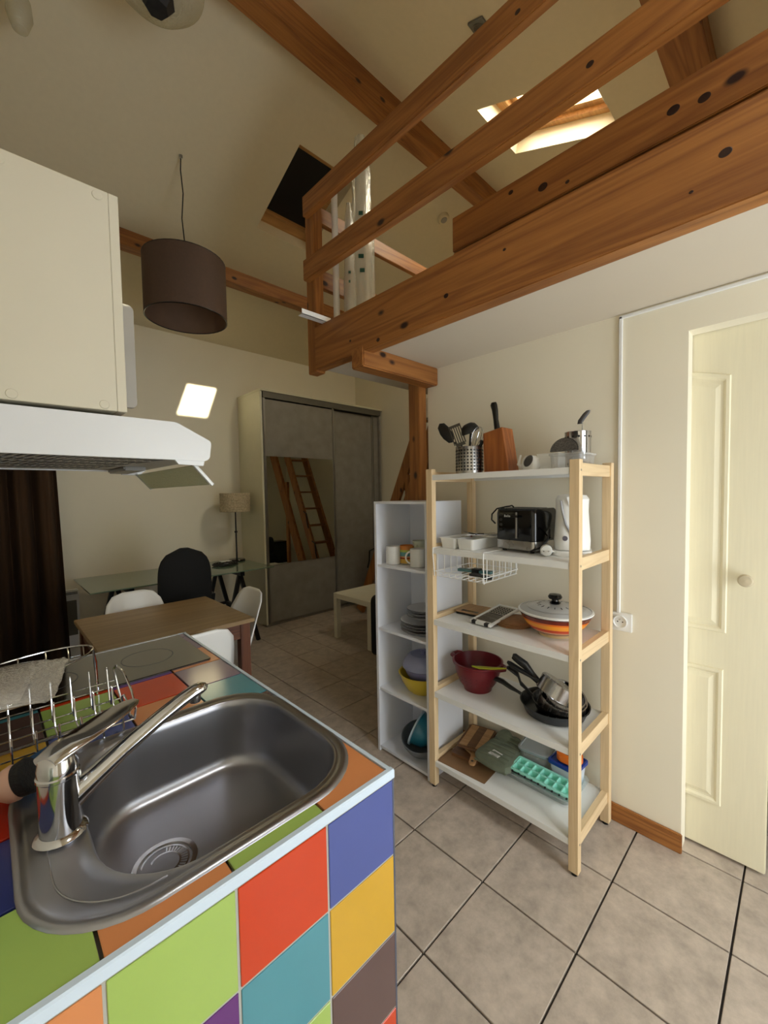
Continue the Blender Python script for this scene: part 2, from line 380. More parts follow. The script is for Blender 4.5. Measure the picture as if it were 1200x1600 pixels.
# loft edge beam, posts, rails
tag(box(1.335, 1.40, YB, 1.905, 2.118, 2.345).build('loft_edge_beam', PINE['y'], bevel=.004), 'thick knotty pine beam along the front edge of the loft floor', 'beam')
tag(box(1.345, 1.405, 1.905, 1.985, 2.108, 3.055).build('railing_post', PINE['z'], bevel=.004), 'upright pine post at the end corner of the loft railing', 'post')
tag(box(1.310, 1.345, YB, 1.955, 2.945, 3.052).build('railing_rail', PINE['y'], bevel=.004), 'top pine rail of the loft railing', 'rail', None)
tag(box(1.305, 1.345, YB, 1.955, 2.602, 2.712).build('railing_rail', PINE['y'], bevel=.004), 'middle pine rail of the loft railing', 'rail', None)
tag(box(1.406, 3.04, 1.945, 1.975, 2.955, 3.045).build('railing_rail', PINE['x'], bevel=.003), 'top pine rail across the stair end of the loft', 'rail', None)
tag(box(1.406, 3.04, 1.945, 1.975, 2.60, 2.70).build('railing_rail', PINE['x'], bevel=.003), 'lower pine rail across the stair end of the loft', 'rail', None)
gb = thing('guard_boards', 'two stacked knotty pine boards standing on edge behind the loft beam', 'board', (1.50, .0, 2.33))
box(1.49, 1.515, YB, 1.085, 2.33, 2.455).build('board', PINE['y'], gb, world=True, bevel=.003)
box(1.485, 1.515, YB, 1.085, 2.458, 2.60).build('board', PINE['y'], gb, world=True, bevel=.003)
tag(MB().box(1.33, 1.904, 1.50, 1.59, 2.045, 2.145).build('cross_beam', PINE['x'], bevel=.006), 'short pine beam under the loft resting on the corner post', 'beam')
tag(box(1.838, 1.905, 1.592, 1.675, 0, 2.144).build('corner_post', PINE['z'], bevel=.004), 'pine post standing at the end of the cream wall under the loft', 'post')
tag(MB().box(1.19, 1.37, 1.80, 1.835, 2.345, 2.348).box(1.19, 1.37, 1.80, 1.803, 2.345, 2.372).build('metal_angle_strip', WHITE), 'white metal angle strip sticking out over the loft beam beside the post', 'strip')
tag(box(1.41, 3.04, 1.951, 1.957, 2.148, 2.158).build('floor_edge_strip', PINE['x']), 'thin dark wooden edge strip closing the loft floor above the wardrobe', 'strip')

KNOT = mat('dark_knot', (.17, .075, .035), .45, vary=.35, scale=60)
def knots(par, x, pts):
    for y, z, a in pts:
        if par.type == 'EMPTY': o_ = par
        MB().lathe([(a, .0), (a*.9, .0006), (.0001, .0008)], n=18, sy=1.25, M=Matrix.Translation((x, y, z)) @ Matrix.Rotation(-pi/2, 4, 'Y')).build('knot', KNOT, par, world=True)
_o = {o['label']: o for o in COL.objects if o.get('label')}
knots(_o['thick knotty pine beam along the front edge of the loft floor'], 1.335, [(.159, 2.248, .011), (.226, 2.189, .004), (.755, 2.271, .005), (1.008, 2.202, .009), (1.40, 2.14, .009), (1.60, 2.19, .006)])
knots(gb, 1.485, [(.297, 2.529, .013), (.225, 2.515, .012), (.687, 2.519, .014), (.812, 2.565, .008), (.60, 2.49, .006)])
knots(_o['top pine rail of the loft railing'], 1.310, [(.690, 2.985, .008), (.612, 2.975, .006)])
knots(_o['middle pine rail of the loft railing'], 1.305, [(.464, 2.655, .009)])
# ceiling fittings
def disc_lamp(name, label, cat, x, y, side, rad, m, depth=.03):
    z = zf(y) if side > 0 else zn(y); n = Vector((0, TF, 1)) if side > 0 else Vector((0, -TN, 1))
    q = (-n).to_track_quat('Z', 'Y').to_matrix().to_4x4(); t = thing(name, label, cat, (x, y, z))
    MB().lathe([(rad, 0), (rad, depth*.5), (rad*.8, depth), (.0001, depth)], n=28, M=q).build('housing', m, t, smooth=True)
    MB().lathe([(rad*.55, depth), (rad*.5, depth+.006), (.0001, depth+.006)], n=24, M=q).build('grille', ALU, t, smooth=True)
    return t
disc_lamp('smoke_detector', 'round pale smoke detector on the far slope beside the loft boards', 'smoke detector', 3.19, 2.435, 1, .055, CEIL)
zb = zn(1.209)
jb = thing('junction_box', 'small square grey ceiling box with a round centre above the top rail', 'junction box', (1.906, 1.209, zb))
qb = (-Vector((0, -TN, 1))).to_track_quat('Z', 'Y').to_matrix().to_4x4()
MB().box(-.045, .045, -.045, .045, 0, .012, qb).build('plate', mat('grey_plate', (.45, .44, .40), .5), jb, bevel=.002)
MB().lathe([(.032, .010), (.032, .016), (.027, .016), (.027, .012), (.0001, .012)], n=24, M=qb).build('round_cover', ALU, jb, smooth=True)

# ---------------------------------------------------------------- pendant lamp with brown drum shade
px_, py_ = 1.06, 3.03
pl = thing('pendant_lamp', 'brown fabric drum shade hanging on a black cord from the roof slope', 'lamp', (px_, py_, 2.66))
SHADE = mat('brown_shade_fabric', (.33, .25, .20), .8, vary=.06, scale=60, bump=.1)
SHADEI = mat('brown_shade_lining', (.44, .34, .27), .6, vary=.1, scale=9, bump=.5)
MB().lathe([(.262, 0), (.262, .39)], n=48).build('lamp_shade', SHADE, pl, smooth=True)
MB().lathe([(.258, .002), (.256, .388)], n=48).build('shade_lining', SHADEI, pl, smooth=True)
hoops = MB(); MB().tube([(.26*cos(2*pi*i/40), .26*sin(2*pi*i/40), .002) for i in range(40)], .004, 6, True).build('bottom_hoop', BLACK, pl, smooth=True); hoops.tube([(.26*cos(2*pi*i/40), .26*sin(2*pi*i/40), .388) for i in range(40)], .004, 6, True)
for k in range(3): hoops.tube([(.03*cos(k*2.094), .03*sin(k*2.094), .345), (.26*cos(k*2.094), .26*sin(k*2.094), .386)], .002, 5)
hoops.build('wire_frame', BLACK, pl, smooth=True)
MB().cyl((0, 0, 0), .02, .27, .35).build('bulb_socket', BLACK, pl, smooth=True)
zc = zf(py_)-2.66
MB().tube([(0, 0, .34), (.004, -.004, .5), (-.006, .006, .68), (.006, 0, .85), (-.004, .004, 1.0), (0, 0, zc)], .004, 8).build('cord', BLACK, pl, smooth=True)
MB().ball((0, 0, 0), .035, 8, (1, 1, .8)).build('bulb', WHITEP, pl, smooth=True).location = (0, 0, .24)
MB().cyl((0, 0, zc-.02), .012, 0, .02, 12).build('ceiling_hook', ALU, pl)

# glass dish lamp with dark hub, and pale spot, near the ceiling in the kitchen
gl = thing('ceiling_fan_light', 'pale glass dish lamp with a dark faceted hub hanging from the kitchen ceiling', 'lamp', (.63, 2.02, 3.60))
FROST = clear('frosted_glass', (.95, .92, .82), .5, .2, (.8, .78, .66), diffuse=.35)
MB().lathe([(.03, .0), (.09, .005), (.15, .03), (.19, .075), (.195, .08), (.15, .036), (.09, .011), (.03, .006)], n=36).build('glass_dish', FROST, gl, smooth=True)
MB().lathe([(.0001, -.05), (.045, -.045), (.075, 0), (.07, .10), (.0001, .10)], n=7).build('hub', mat('dark_grey_hub', (.10, .10, .11), .6, vary=.2), gl)
MB().cyl((0, 0, 0), .012, .10, zn(2.02)-3.60).build('stem', ALU, gl)
sp = thing('spot_lamp', 'small pale frosted bulb lamp hanging in the kitchen corner', 'lamp', (.21, 2.58, 3.60))
MB().lathe([(.0001, -.01), (.03, 0), (.05, .06), (.045, .13), (.025, .18), (.025, .20)], n=24, cap1=True).build('glass_bulb', FROST, sp, smooth=True)
MB().cyl((0, 0, 0), .010, .20, zf(2.58)-3.60).build('stem', WHITEP, sp)

# things kept on the loft, behind the rails
POLY = clear('clear_polythene', (.93, .93, .90), .6, .22, (.85, .85, .80), diffuse=.35)
GREENP = mat('green_print', (.10, .32, .28), .5)
tag(MB().cyl((1.47, 1.875, 0), .018, 2.33, 3.12).build('white_pole', WHITEP, smooth=True), 'white plastic pole leaning upright behind the railing post', 'pole')
def bag(name, label, c, hx, hy, h, n_mark, seed):
    rnd = random.Random(seed); t = thing(name, label, 'bag', c, R(45))
    mb = MB(); lp = []
    for k in range(11):
        u = k/10; s_ = (.75+.25*sin(pi*min(1, u*1.3+.1)))*(1 if u < .85 else 1-(u-.85)*3.2)
        lp.append([(hx*s_*cos(a)*(1+.12*rnd.uniform(-1, 1)), hy*s_*sin(a)*(1+.12*rnd.uniform(-1, 1)), h*u) for a in [2*pi*i/18 for i in range(18)]])
    mb.loops(lp).build('plastic_film', POLY, t, smooth=True)
    MB().lathe([(.0001, .01), (hx*.5, .012), (hx*.5, h*.86), (.0001, h*.87)], n=20, sy=hy/hx).build('rolled_fabric', WHITEP, t, smooth=True)
    for k in range(n_mark):
        z = h*(.30+.07*k); wd = hy*.4
        MB().box(-hx*1.02, -hx*1.0, -wd*(.3+.5*rnd.random()), wd*(.3+.5*rnd.random()), z, z+h*.02).build('print_line', GREENP, t)
bag('wrapped_bedding', 'tall clear plastic bag with green print standing behind the loft rails', (1.60, 1.795, 2.33), .060, .070, 1.10, 5, 3)
bag('wrapped_roll', 'slim clear plastic wrapped roll between the white pole and the larger bag', (1.51, 1.80, 2.33), .032, .035, .70, 3, 5)
# hanging cord on the far slope
tag(MB().tube([(2.80, 3.10, zf(3.10)), (2.80, 3.10, 3.72), (2.80, 3.10, 3.60), (2.83, 3.10, 3.50)], .005, 6).build('bare_cord', BLACK, smooth=True), 'short black bare lamp cord hanging from the slope beyond the loft', 'cord')

# ---------------------------------------------------------------- ladder stairs to the loft
LOWW = mat('stand_white', (.85, .84, .80), .5)
ls = thing('loft_ladder', 'steep brown timber ladder with flat treads and a side handrail going up to the loft', 'ladder', (3.34, 3.60, 0))
def lad(y, z): return y, z
def on(z): return 3.76-(z)*.47           # y of the ladder line at height z
for xx in (3.20, 3.50):
    MB().bar((xx, on(0.03), .03), (xx, on(2.30), 2.30), .035, .12, (0, 1, .57)).build('stringer', PINE['z'], ls, world=True, bevel=.003)
for k in range(9):
    z = .235*(k+1)+.06
    box(3.218, 3.482, on(z)-.055, on(z)+.055, z-.012, z+.012).build('tread', PINE['x'], ls, world=True, bevel=.002)
MB().bar((3.14, on(.25)-.27, .25), (3.14, on(2.12)-.27, 2.12), .04, .15, (0, 1, .57)).build('handrail', PINE['z'], ls, world=True, bevel=.004)
box(3.13, 3.165, 2.86, 2.92, .02, 1.62).build('handrail_post', PINE['z'], ls, world=True, bevel=.003)
for z in (1.15, .75): MB().tube([(3.17, on(z)+.05, z+.05), (3.17, on(z)+.12, z+.02), (3.17, on(z)+.13, z-.10), (3.17, on(z)+.16, z-.18)], .008, 8).build('grab_iron', BLACK, ls, world=True, smooth=True, label='black curved iron grab bar')
bt_ = thing('low_stand', 'white low stand against the partition under the loft, reflected in the mirror', 'stand', (3.57, 1.80, 0))
box(3.33, 3.80, 1.60, 2.0, 0, .27).build('cabinet', LOWW, bt_, world=True, bevel=.003)
bt_ = thing('black_box', 'black box shaped appliance on the low stand, reflected in the mirror', 'appliance', (3.57, 1.75, .27))
box(3.36, 3.74, 1.64, 1.86, .27, .64).build('casing', BLACK, bt_, world=True, bevel=.006)
box(3.38, 3.72, 1.858, 1.864, .30, .61).build('front_panel', BLACKG, bt_, world=True)

# ================================================================ kitchen counter
CT = .90; CX1, CY0, CY1 = .541, .543, 1.69
kc = thing('kitchen_counter', 'tiled kitchen counter with bright multicoloured glazed tiles and pale edging', 'counter', (.22, 1.1, 0))
SUB = mat('grey_tile_adhesive', (.38, .36, .34), .85)
def rr_pts(cx, cy, hx, hy, r, z, n=10): return [(cx+x, cy+y, z) for x, y in rrect(hx, hy, r, n)]
SKO = (.2675, .8250, .2635, .2460, .14)        # sink outline: centre, half sizes, corner radius
SKB = (.3030, .8245, .2080, .2150, .125)       # basin mouth
cut = MB().loops([rr_pts(SKO[0], SKO[1], SKO[2]-.014, SKO[3]-.014, .13, .6), rr_pts(SKO[0], SKO[1], SKO[2]-.014, SKO[3]-.014, .13, 1.0)]).build('cutter', SUB)
def cutout(o):
    md = o.modifiers.new('hole', 'BOOLEAN'); md.operation = 'DIFFERENCE'; md.object = cut; md.solver = 'EXACT'
cutters = []
def keep(o): cutters.append(o); cutout(o); return o
body = MB()
body.box(XW, CX1-.012, CY0+.009, CY0+.03, .02, .862).box(CX1-.03, CX1-.002, CY0+.009, CY1, .02, .862).box(XW, CX1, CY1-.02, CY1, .0, .862)
body.build('cabinet_panel', WHITE, kc, world=True)
keep(box(XW, CX1-.009, CY0+.009, CY1, .862, .892).build('worktop_slab', SUB, kc, world=True))
xs = [XW, -.082, .0735, .2295, .3855, .529]; ys = [.553, .7075, .8625, 1.0175, 1.1725, 1.3275, 1.4825, 1.6375, 1.684]
top = {0: ['blue', 'lime', 'orange', 'lime', 'orange'], 1: ['red', 'blue_shaded', 'teal', 'red', 'purple'], 2: ['lime', 'red_shaded', 'yellow', 'blue', 'brown'],
       3: ['red', 'yellow', 'blue', 'orange', 'teal'], 4: ['blue', 'brown', 'lime', 'red', 'mauve'], 5: ['orange', 'teal', 'red', 'purple', 'orange'],
       6: ['lime', 'blue', 'yellow', 'brown', 'mauve'], 7: ['red', 'lime', 'purple', 'teal', 'mauve']}
g = .0022
for j in range(8):
    for i in range(5):
        x0, x1, y0, y1 = xs[i]+g, xs[i+1]-(g if i < 4 else .001), ys[j]+g, ys[j+1]-g
        o = MB().box(x0, x1, y0, y1, .893, .9).build('tile', COLORS[top[j][i]], kc, world=True, bevel=.0009)
        if x1 > .0 and j < 4: keep(o)
# pale quarter-round edging along both edges, and white grout lines
MB().prism([(CY0, .885), (CY0+.0105, .885), (CY0+.0105, .9015), (CY0+.002, .9015), (CY0, .899)], XW, CX1, 'x').build('edge_trim', TRIM, kc, world=True)
MB().prism([(CX1, .885), (CX1-.0105, .885), (CX1-.0105, .9012), (CX1-.002, .9012), (CX1, .899)], CY0+.010, CY1, 'y').build('edge_trim', TRIM, kc, world=True)
MB().box(XW, CX1, CY1-.005, CY1+.001, .885, .9012).build('edge_trim', TRIM, kc, world=True)
fx = [XW, -.0825, .0725, .228, .3835, .5385]; fz = [.883, .7325, .5775, .4225, .2675, .1125, .0]
face = [['purple', 'orange', 'lime', 'red', 'blue'], ['red', 'yellow', 'purple', 'teal', 'yellow'], ['teal', 'lime', 'orange', 'lime', 'brown'],
        ['yellow', 'blue', 'red', 'orange', 'red'], ['lime', 'red', 'brown', 'purple', 'teal'], ['blue', 'orange', 'teal', 'yellow', 'lime']]
for j in range(6):
    for i in range(5):
        MB().box(fx[i]+g, fx[i+1]-g, CY0+.001, CY0+.0085, fz[j+1]+g, fz[j]-g).build('tile', COLORS[face[j][i]], kc, world=True, bevel=.0009)
box(XW, CX1-.001, CY0+.003, CY0+.010, 0, .884).build('grout_bed', mat('light_grout', (.66, .66, .63), .85), kc, world=True)
box(CX1-.004, CX1, CY0+.002, CY0+.02, 0, .884).build('corner_trim', mat('dark_corner_trim', (.28, .30, .36), .5), kc, world=True)
box(CX1-.002, CX1+.014, CY0+.03, CY1-.01, .10, .862).build('cabinet_door', WHITE, kc, world=True, bevel=.002)

# ---- sink
sk = thing('sink', 'stainless steel inset sink with one rounded basin and a tap ledge', 'sink', (.2675, .8205, .9))
def lerp(a, b, t): return [x+(y-x)*t for x, y in zip(a, b)]
lp = []
lp.append(rr_pts(*SKO[:2], SKO[2], SKO[3], SKO[4], .9003)); lp.append(rr_pts(*SKO[:2], SKO[2]-.002, SKO[3]-.002, .138, .9035))
lp.append(rr_pts(*SKO[:2], SKO[2]-.008, SKO[3]-.008, .133, .9055)); lp.append(rr_pts(*SKO[:2], SKO[2]-.017, SKO[3]-.017, .125, .9035))
lp.append(rr_pts(*SKO[:2], SKO[2]-.020, SKO[3]-.0195, .122, .9025))
A = [SKO[0], SKO[1], SKO[2]-.020, SKO[3]-.0195, .122]; B = [SKB[0], SKB[1], SKB[2]+.003, SKB[3]+.003, .128]
for t in (.35, .7, 1.): q = lerp(A, B, t); lp.append(rr_pts(*q, .9022))
for ins, z, r in ((-.001, .9015, .126), (.0015, .898, .124), (.004, .885, .122), (.008, .82, .118), (.013, .77, .112), (.020, .75, .105), (.033, .741, .092), (.055, .738, .07), (.10, .7372, .05)):
    lp.append(rr_pts(SKB[0], SKB[1], SKB[2]-ins, SKB[3]-ins, r, z))
lp.append(rr_pts(SKB[0], SKB[1], .03, .03, .02, .7365))
sb = MB().loops(lp, False, True).build('basin', SINKM, sk, world=True, smooth=True)
sb.data.set_sharp_from_angle(angle=R(75))
gp_ = [(x, y, z) for x, y, z in rr_pts(SKO[0]+.004, SKO[1], SKO[2]-.036, SKO[3]-.034, .105, .9026, 14)]
gp_ = [(.0408, 1.0, .9026)]+gp_[30:45]+[(.16, gp_[44][1], .9024)]
MB().tube(gp_, .0013, 6).build('pressed_groove', SINKM, sk, world=True, smooth=True)
dr = (.215, .835)
MB().lathe([(.058, .7375), (.056, .7392), (.047, .7390), (.044, .7345), (.040, .7335)], (*dr, 0), 40).build('waste_ring', CHROME, sk, world=True, smooth=True)
MB().cyl((*dr, 0), .041, .7325, .7338, 32).build('waste_cup', BLACK, sk, world=True)
st = MB()
for k in range(36):
    a = 2*pi*k/36; st.bar((dr[0]+.027*cos(a), dr[1]+.027*sin(a), .7362), (dr[0]+.039*cos(a), dr[1]+.039*sin(a), .7362), .0022, .0015)
st.lathe([(.039, .7352), (.042, .7375), (.039, .7375)], (*dr, 0), 36); st.lathe([(.024, .7355), (.0275, .7372), (.024, .7372)], (*dr, 0), 36)
for k in range(-3, 4): st.bar((dr[0]+k*.0065, dr[1]-math.sqrt(.024**2-(k*.0065)**2), .736), (dr[0]+k*.0065, dr[1]+math.sqrt(.024**2-(k*.0065)**2), .736), .002, .0015)
st.build('basket_strainer', CHROME, sk, world=True)

# ---- mixer tap
fx_, fy_ = .063, .811
fa = thing('mixer_tap', 'chrome single lever mixer tap with a long slanting spout over the basin', 'tap', (fx_, fy_, .9025))
MB().lathe([(.034, 0), (.036, .003), (.033, .007), (.0275, .010)], n=36, cap0=True).build('base_ring', CHROME, fa, smooth=True)
MB().lathe([(.0275, .008), (.0265, .05), (.0268, .094), (.0285, .096), (.0285, .100), (.0265, .102), (.0268, .112), (.024, .125), (.016, .131), (.0001, .133)], n=36).build('body', CHROME, fa, smooth=True)
spts = [(.010, .003, .045), (.04, .006, .062), (.09, .009, .092), (.15, .012, .123), (.19, .014, .141), (.212, .015, .149), (.226, .015, .152), (.234, .015, .152), (.238, .015, .151)]
mb = MB(); lps = []
for i, p in enumerate(spts):
    p = Vector(p); d = (Vector(spts[min(i+1, 8)])-Vector(spts[max(i-1, 0)])).normalized(); sd = Vector((0, 1, 0)); up = sd.cross(d)*-1
    a_ = [.019, .0175, .016, .0155, .015, .015, .014, .010, .003][i]; b_ = [.022, .018, .014, .0125, .0125, .012, .0105, .007, .003][i]
    lps.append([p+sd*(a_*cos(2*pi*j/24))+up*(b_*sin(2*pi*j/24)) for j in range(24)])
mb.loops(lps).build('spout', CHROME, fa, smooth=True)
MB().lathe([(.0095, .128), (.0105, .130), (.0105, .144)], (.214, .015, 0), 20, cap0=True).build('aerator', STEEL, fa, smooth=True)
lv = MB(); lvp = [(-.016, -.006, .124, .022, .010), (.010, .004, .134, .027, .010), (.035, .018, .136, .028, .007), (.065, .038, .138, .028, .0045), (.095, .058, .140, .025, .0038), (.116, .070, .142, .018, .0032), (.126, .076, .1425, .009, .002)]
ll = []
for (x, y, z, wd, th) in lvp:
    sd = Vector((-.53, .85, 0)); ll.append([Vector((x, y, z))+sd*(wd*cos(2*pi*j/20))+Vector((-.05, 0, 1))*(th*sin(2*pi*j/20)) for j in range(20)])
lv.loops(ll).build('lever', CHROME, fa, smooth=True)
MB().lathe([(.0045, 0), (.0045, .002), (.0001, .003)], n=12, M=Matrix.Translation((.026, -.004, .088)) @ Matrix.Rotation(pi/2, 4, 'Y')).build('index_button', WHITEP, fa, smooth=True)

# ---- washing-up things by the tap
WOODH = mat('beech_handle', (.72, .56, .42), .5, vary=.06, scale=20, stretch=(2, 20, 20))
br = thing('dish_brush', 'round wooden dish brush with black bristles lying behind the tap', 'brush', (.0, .93, .9))
MB().tube([(-.095, .085, .075), (-.05, .06, .066), (-.005, .025, .054)], [.009, .0085, .008], 12).build('handle', WOODH, br, smooth=True)
Mb = Matrix.Translation((.012, .008, .045)) @ Matrix.Rotation(R(68), 4, 'Y') @ Matrix.Rotation(R(20), 4, 'X')
MB().lathe([(.0001, -.022), (.018, -.020), (.028, -.008), (.030, .004), (.027, .010), (.0001, .010)], n=28, M=Mb).build('head', mat('pale_beech', (.78, .62, .54), .5), br, smooth=True)
MB().lathe([(.028, .010), (.031, .026), (.027, .030), (.0001, .030)], n=28, M=Mb).build('bristles', mat('black_bristle', (.03, .03, .035), .8, bump=.8, scale=200), br, smooth=True)
sg = MB(); sg.prism([(x, y) for x, y in rrect(.045, .030, .008)], 0, .026, 'z')
s_ = tag(sg.build('sponge', mat('blue_sponge', (.07, .22, .34), .9, vary=.3, scale=90, bump=1.), bevel=.004), 'dark blue kitchen sponge lying on the tiles between tap and dish rack', 'sponge')
s_.location = (.050, 1.015, .905); s_.rotation_euler.z = R(35)
bt = thing('glass_tumbler', 'small clear glass at the edge of the lime counter tile', 'glass', (-.045, .665, .9))
MB().lathe([(.0001, .003), (.026, .003), (.031, .10), (.033, .10), (.028, 0), (.0001, 0)], n=28).build('glass_wall', clear('tumbler_glass', (.9, .93, .92), .8, .04), bt, smooth=True)

# ---- dish rack of steel wire
dk = thing('dish_rack', 'chrome wire dish drying rack with upright prongs standing on the counter', 'dish rack', (.06, 1.18, .9))
def W(name, paths, r=.0019, m=CHROME):
    mb = MB()
    for p in paths: mb.tube(p, r, 7)
    return mb.build(name, m, dk, world=True, smooth=True)
rx0, rx1, ry0, ry1 = -.09, .222, 1.065, 1.20
base = [[(rx0, y, .925), (rx1, y, .925)] for y in (ry0, ry0+.045, ry0+.09, ry1)]
base += [[(rx0, ry1+.012, .955), (rx1, ry1+.012, .955)], [(rx0, ry1+.018, .968), (rx1, ry1+.018, .968)], [(rx0, ry0-.006, .945), (rx1-.02, ry0-.006, .945)]]
W('base_wires', base)
for k in range(8):
    x = .20-.037*k
    W('prong', [[(x, ry0-.008, .908), (x, ry0-.006, .955), (x, ry0+.004, .965), (x, ry0+.02, .925), (x, ry0+.085, .925), (x, ry0+.10, .968), (x, ry0+.104, .975), (x, ry0+.118, .925), (x, ry1, .928), (x, ry1+.02, 1.0), (x, ry1+.022, 1.005)]], .0021)
e = rx1+.002
W('end_loop', [[(e, ry0, .925), (e+.002, ry0-.006, .95), (e, ry0+.02, .985), (e-.004, ry0+.07, 1.012), (e-.008, ry1-.01, 1.015), (e-.010, ry1+.012, 1.0), (e-.004, ry1+.012, .955), (e, ry1, .925), (e, ry0+.07, .912), (e, ry0, .925)]], .0026)
W('end_loop', [[(e-.006, ry0+.02, .925), (e-.006, ry0+.015, .95), (e-.01, ry0+.045, .968), (e-.01, ry0+.07, .955), (e-.006, ry0+.07, .925)]], .0022)
def oval(t): return (.03+.16*cos(t), 1.28+.093*sin(t)+.055*cos(t), 1.03)
W('upper_hoop', [[oval(2*pi*k/36) for k in range(37)]], .0024)
W('upper_wires', [[oval(a), (oval(a)[0]-.004, (oval(a)[1]+oval(-a)[1])/2, 1.012), oval(-a)] for a in (.45, .8, 1.15, 1.5, 1.85, 2.2)], .0016)
W('upper_leg', [[oval(.05), (.200, 1.36, .98), (.202, 1.365, .904)], [oval(-.1), (.193, 1.325, .96), (.193, 1.32, .904)]], .0024)
W('upper_leg', [[oval(2.9), (-.09, 1.28, .98), (-.09, 1.28, .904)]], .0024)
# plastic wrapped packet lying on the rack
pk = thing('wrapped_packet', 'clear plastic wrapped white packet lying on the wire dish rack', 'packet', (.02, 1.18, 1.02), R(-12))
rnd = random.Random(4); lpk = []
for k, (u, h, hw) in enumerate(((-.125, .002, .050), (-.11, .012, .056), (-.08, .022, .060), (0, .026, .062), (.045, .024, .062), (.065, .010, .064), (.078, .003, .068), (.088, .0015, .060))):
    lpk.append([(u+.003*rnd.uniform(-1, 1), hw*2*cos(a)*1.0, .012+h*sin(a)*(1 if sin(a) > 0 else .5)+.0015*rnd.uniform(-1, 1)) for a in [2*pi*i/24 for i in range(24)]])
MB().loops(lpk).build('plastic_film', clear('crinkled_film', (.93, .92, .90), .5, .12, (.9, .88, .85), diffuse=.34), pk, smooth=True)
MB().prism(rrect(.075, .088, .012), .006, .028, 'z').build('packet_content', mat('off_white_paper', (.74, .71, .67), .7, vary=.04), pk, bevel=.004).location = (-.045, 0, 0)

# ---- glass ceramic hob
hb = thing('glass_hob', 'black glass ceramic hob set into the far end of the tiled counter', 'hob', (.24, 1.50, .9))
MB().prism([(x+.2425, y+1.5025) for x, y in rrect(.2625, .1625, .010)], .9002, .9062, 'z').build('glass_plate', mat('dark_hob_glass', (.055, .055, .05), .07, spec=.8, coat=1.), hb, world=True, bevel=.001)
box(-.02, .505, 1.662, 1.668, .9005, .9075).build('metal_edge', ALU, hb, world=True)
for cx in (.36, .10):
    MB().lathe([(.075, .9063), (.075, .9064), (.072, .9064), (.072, .9063)], (cx, 1.50, 0), 40).build('cooking_zone', mat('zone_ring', (.30, .30, .29), .4), hb, world=True)

# ---- wall cabinet, hood
HY0, HY1 = 1.07, 1.66
CABW = mat('cream_white_laminate', (.76, .73, .65), .42, vary=.02, scale=5)
wc = thing('wall_cabinet', 'cream white wall cabinet hanging over the cooker hood', 'cabinet', (.07, 1.37, 1.622))
box(XW, .219, HY0, HY1, 1.622, 2.091).build('body', CABW, wc, world=True, bevel=.001)
box(.2193, .238, HY0, HY1, 1.622, 2.091).build('door', CABW, wc, world=True, bevel=.001)
for (x, z) in ((.199, 2.076), (.195, 1.634), (.045, 2.07), (.045, 1.634)):
    MB().lathe([(.0001, .0018), (.0085, .0016), (.0095, 0)], n=24, M=Matrix.Translation((x, HY0, z)) @ Matrix.Rotation(pi/2, 4, 'X')).build('screw_cap', CABW, wc, world=True, smooth=True)
tag(MB().prism(rrect(.085, .178, .018), 0, .018, 'z').build('grey_panel', mat('shaded_grey_laminate', (.68, .66, .62), .5), bevel=.001), 'grey rounded panel standing out behind the cream wall cabinet', 'panel')  # pale panel; the shade on its side is put into the grey
gp = bpy.data.objects['grey_panel']; gp.rotation_euler = (pi/2, 0, 0); gp.location = (.318, 1.685, 1.925)
tag(MB().tube([(.20, 1.50, 1.616), (.28, 1.50, 1.616), (.325, 1.52, 1.620), (.345, 1.56, 1.628), (.335, 1.60, 1.636), (.30, 1.63, 1.64), (.26, 1.66, 1.645)], .0055, 8).build('hood_cable', WHITEP, smooth=True), 'looped pale power cable lying on top of the cooker hood', 'cable')
hd = thing('cooker_hood', 'white slimline cooker hood with slotted underside and a pull-out glass visor', 'hood', (.15, 1.37, 1.47))
prof = [(XW, 1.521), (.405, 1.521), (.412, 1.523), (.418, 1.530), (.4225, 1.566), (.419, 1.572), (.345, 1.609), (.335, 1.6115), (XW, 1.614)]
HW = mat('white_enamel', (.80, .80, .80), .3, vary=.01)
shell = MB()
shell.prism([(XW, 1.5205), (.405, 1.5205), (.412, 1.5225), (.418, 1.530), (.4225, 1.566), (.419, 1.572), (.345, 1.609), (.335, 1.6115), (XW, 1.614)], HY0, HY0+.012, 'y')
shell.prism([(XW, 1.5205), (.405, 1.5205), (.412, 1.5225), (.418, 1.530), (.4225, 1.566), (.419, 1.572), (.345, 1.609), (.335, 1.6115), (XW, 1.614)], HY1-.012, HY1, 'y')
shell.prism([(XW, 1.540), (.40, 1.540), (.418, 1.545), (.4225, 1.566), (.419, 1.572), (.345, 1.609), (.335, 1.6115), (XW, 1.614)], HY0+.012, HY1-.012, 'y')
shell.build('housing', HW, hd, world=True)
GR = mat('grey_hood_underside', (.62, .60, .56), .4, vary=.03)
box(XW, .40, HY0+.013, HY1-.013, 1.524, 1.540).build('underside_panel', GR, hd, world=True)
sl = MB()
for i in range(24):
    for j in range(5):
        x = -.09+.0175*i+.004*(j % 2); y = HY0+.105+.095*j
        if x < .325-.02*j: sl.bar((x, y, 1.5236), (x+.013, y-.062, 1.5236), .0065, .0012)
sl.build('vent_slots', BLACK, hd, world=True, kind='stuff')
box(.30, .36, HY0+.35, HY1-.02, 1.512, 1.526).build('lamp_cover', mat('hood_lamp_cover', (.42, .40, .37), .3), hd, world=True, bevel=.004)
MB().prism([(.335, 1.5205), (.405, 1.5205), (.402, 1.508), (.343, 1.510)], HY0+.002, HY0+.012, 'y').build('visor_bracket', HW, hd, world=True)
MB().prism([(.335, 1.5205), (.405, 1.5205), (.402, 1.508), (.343, 1.510)], HY1-.012, HY1-.002, 'y').build('visor_bracket', HW, hd, world=True)
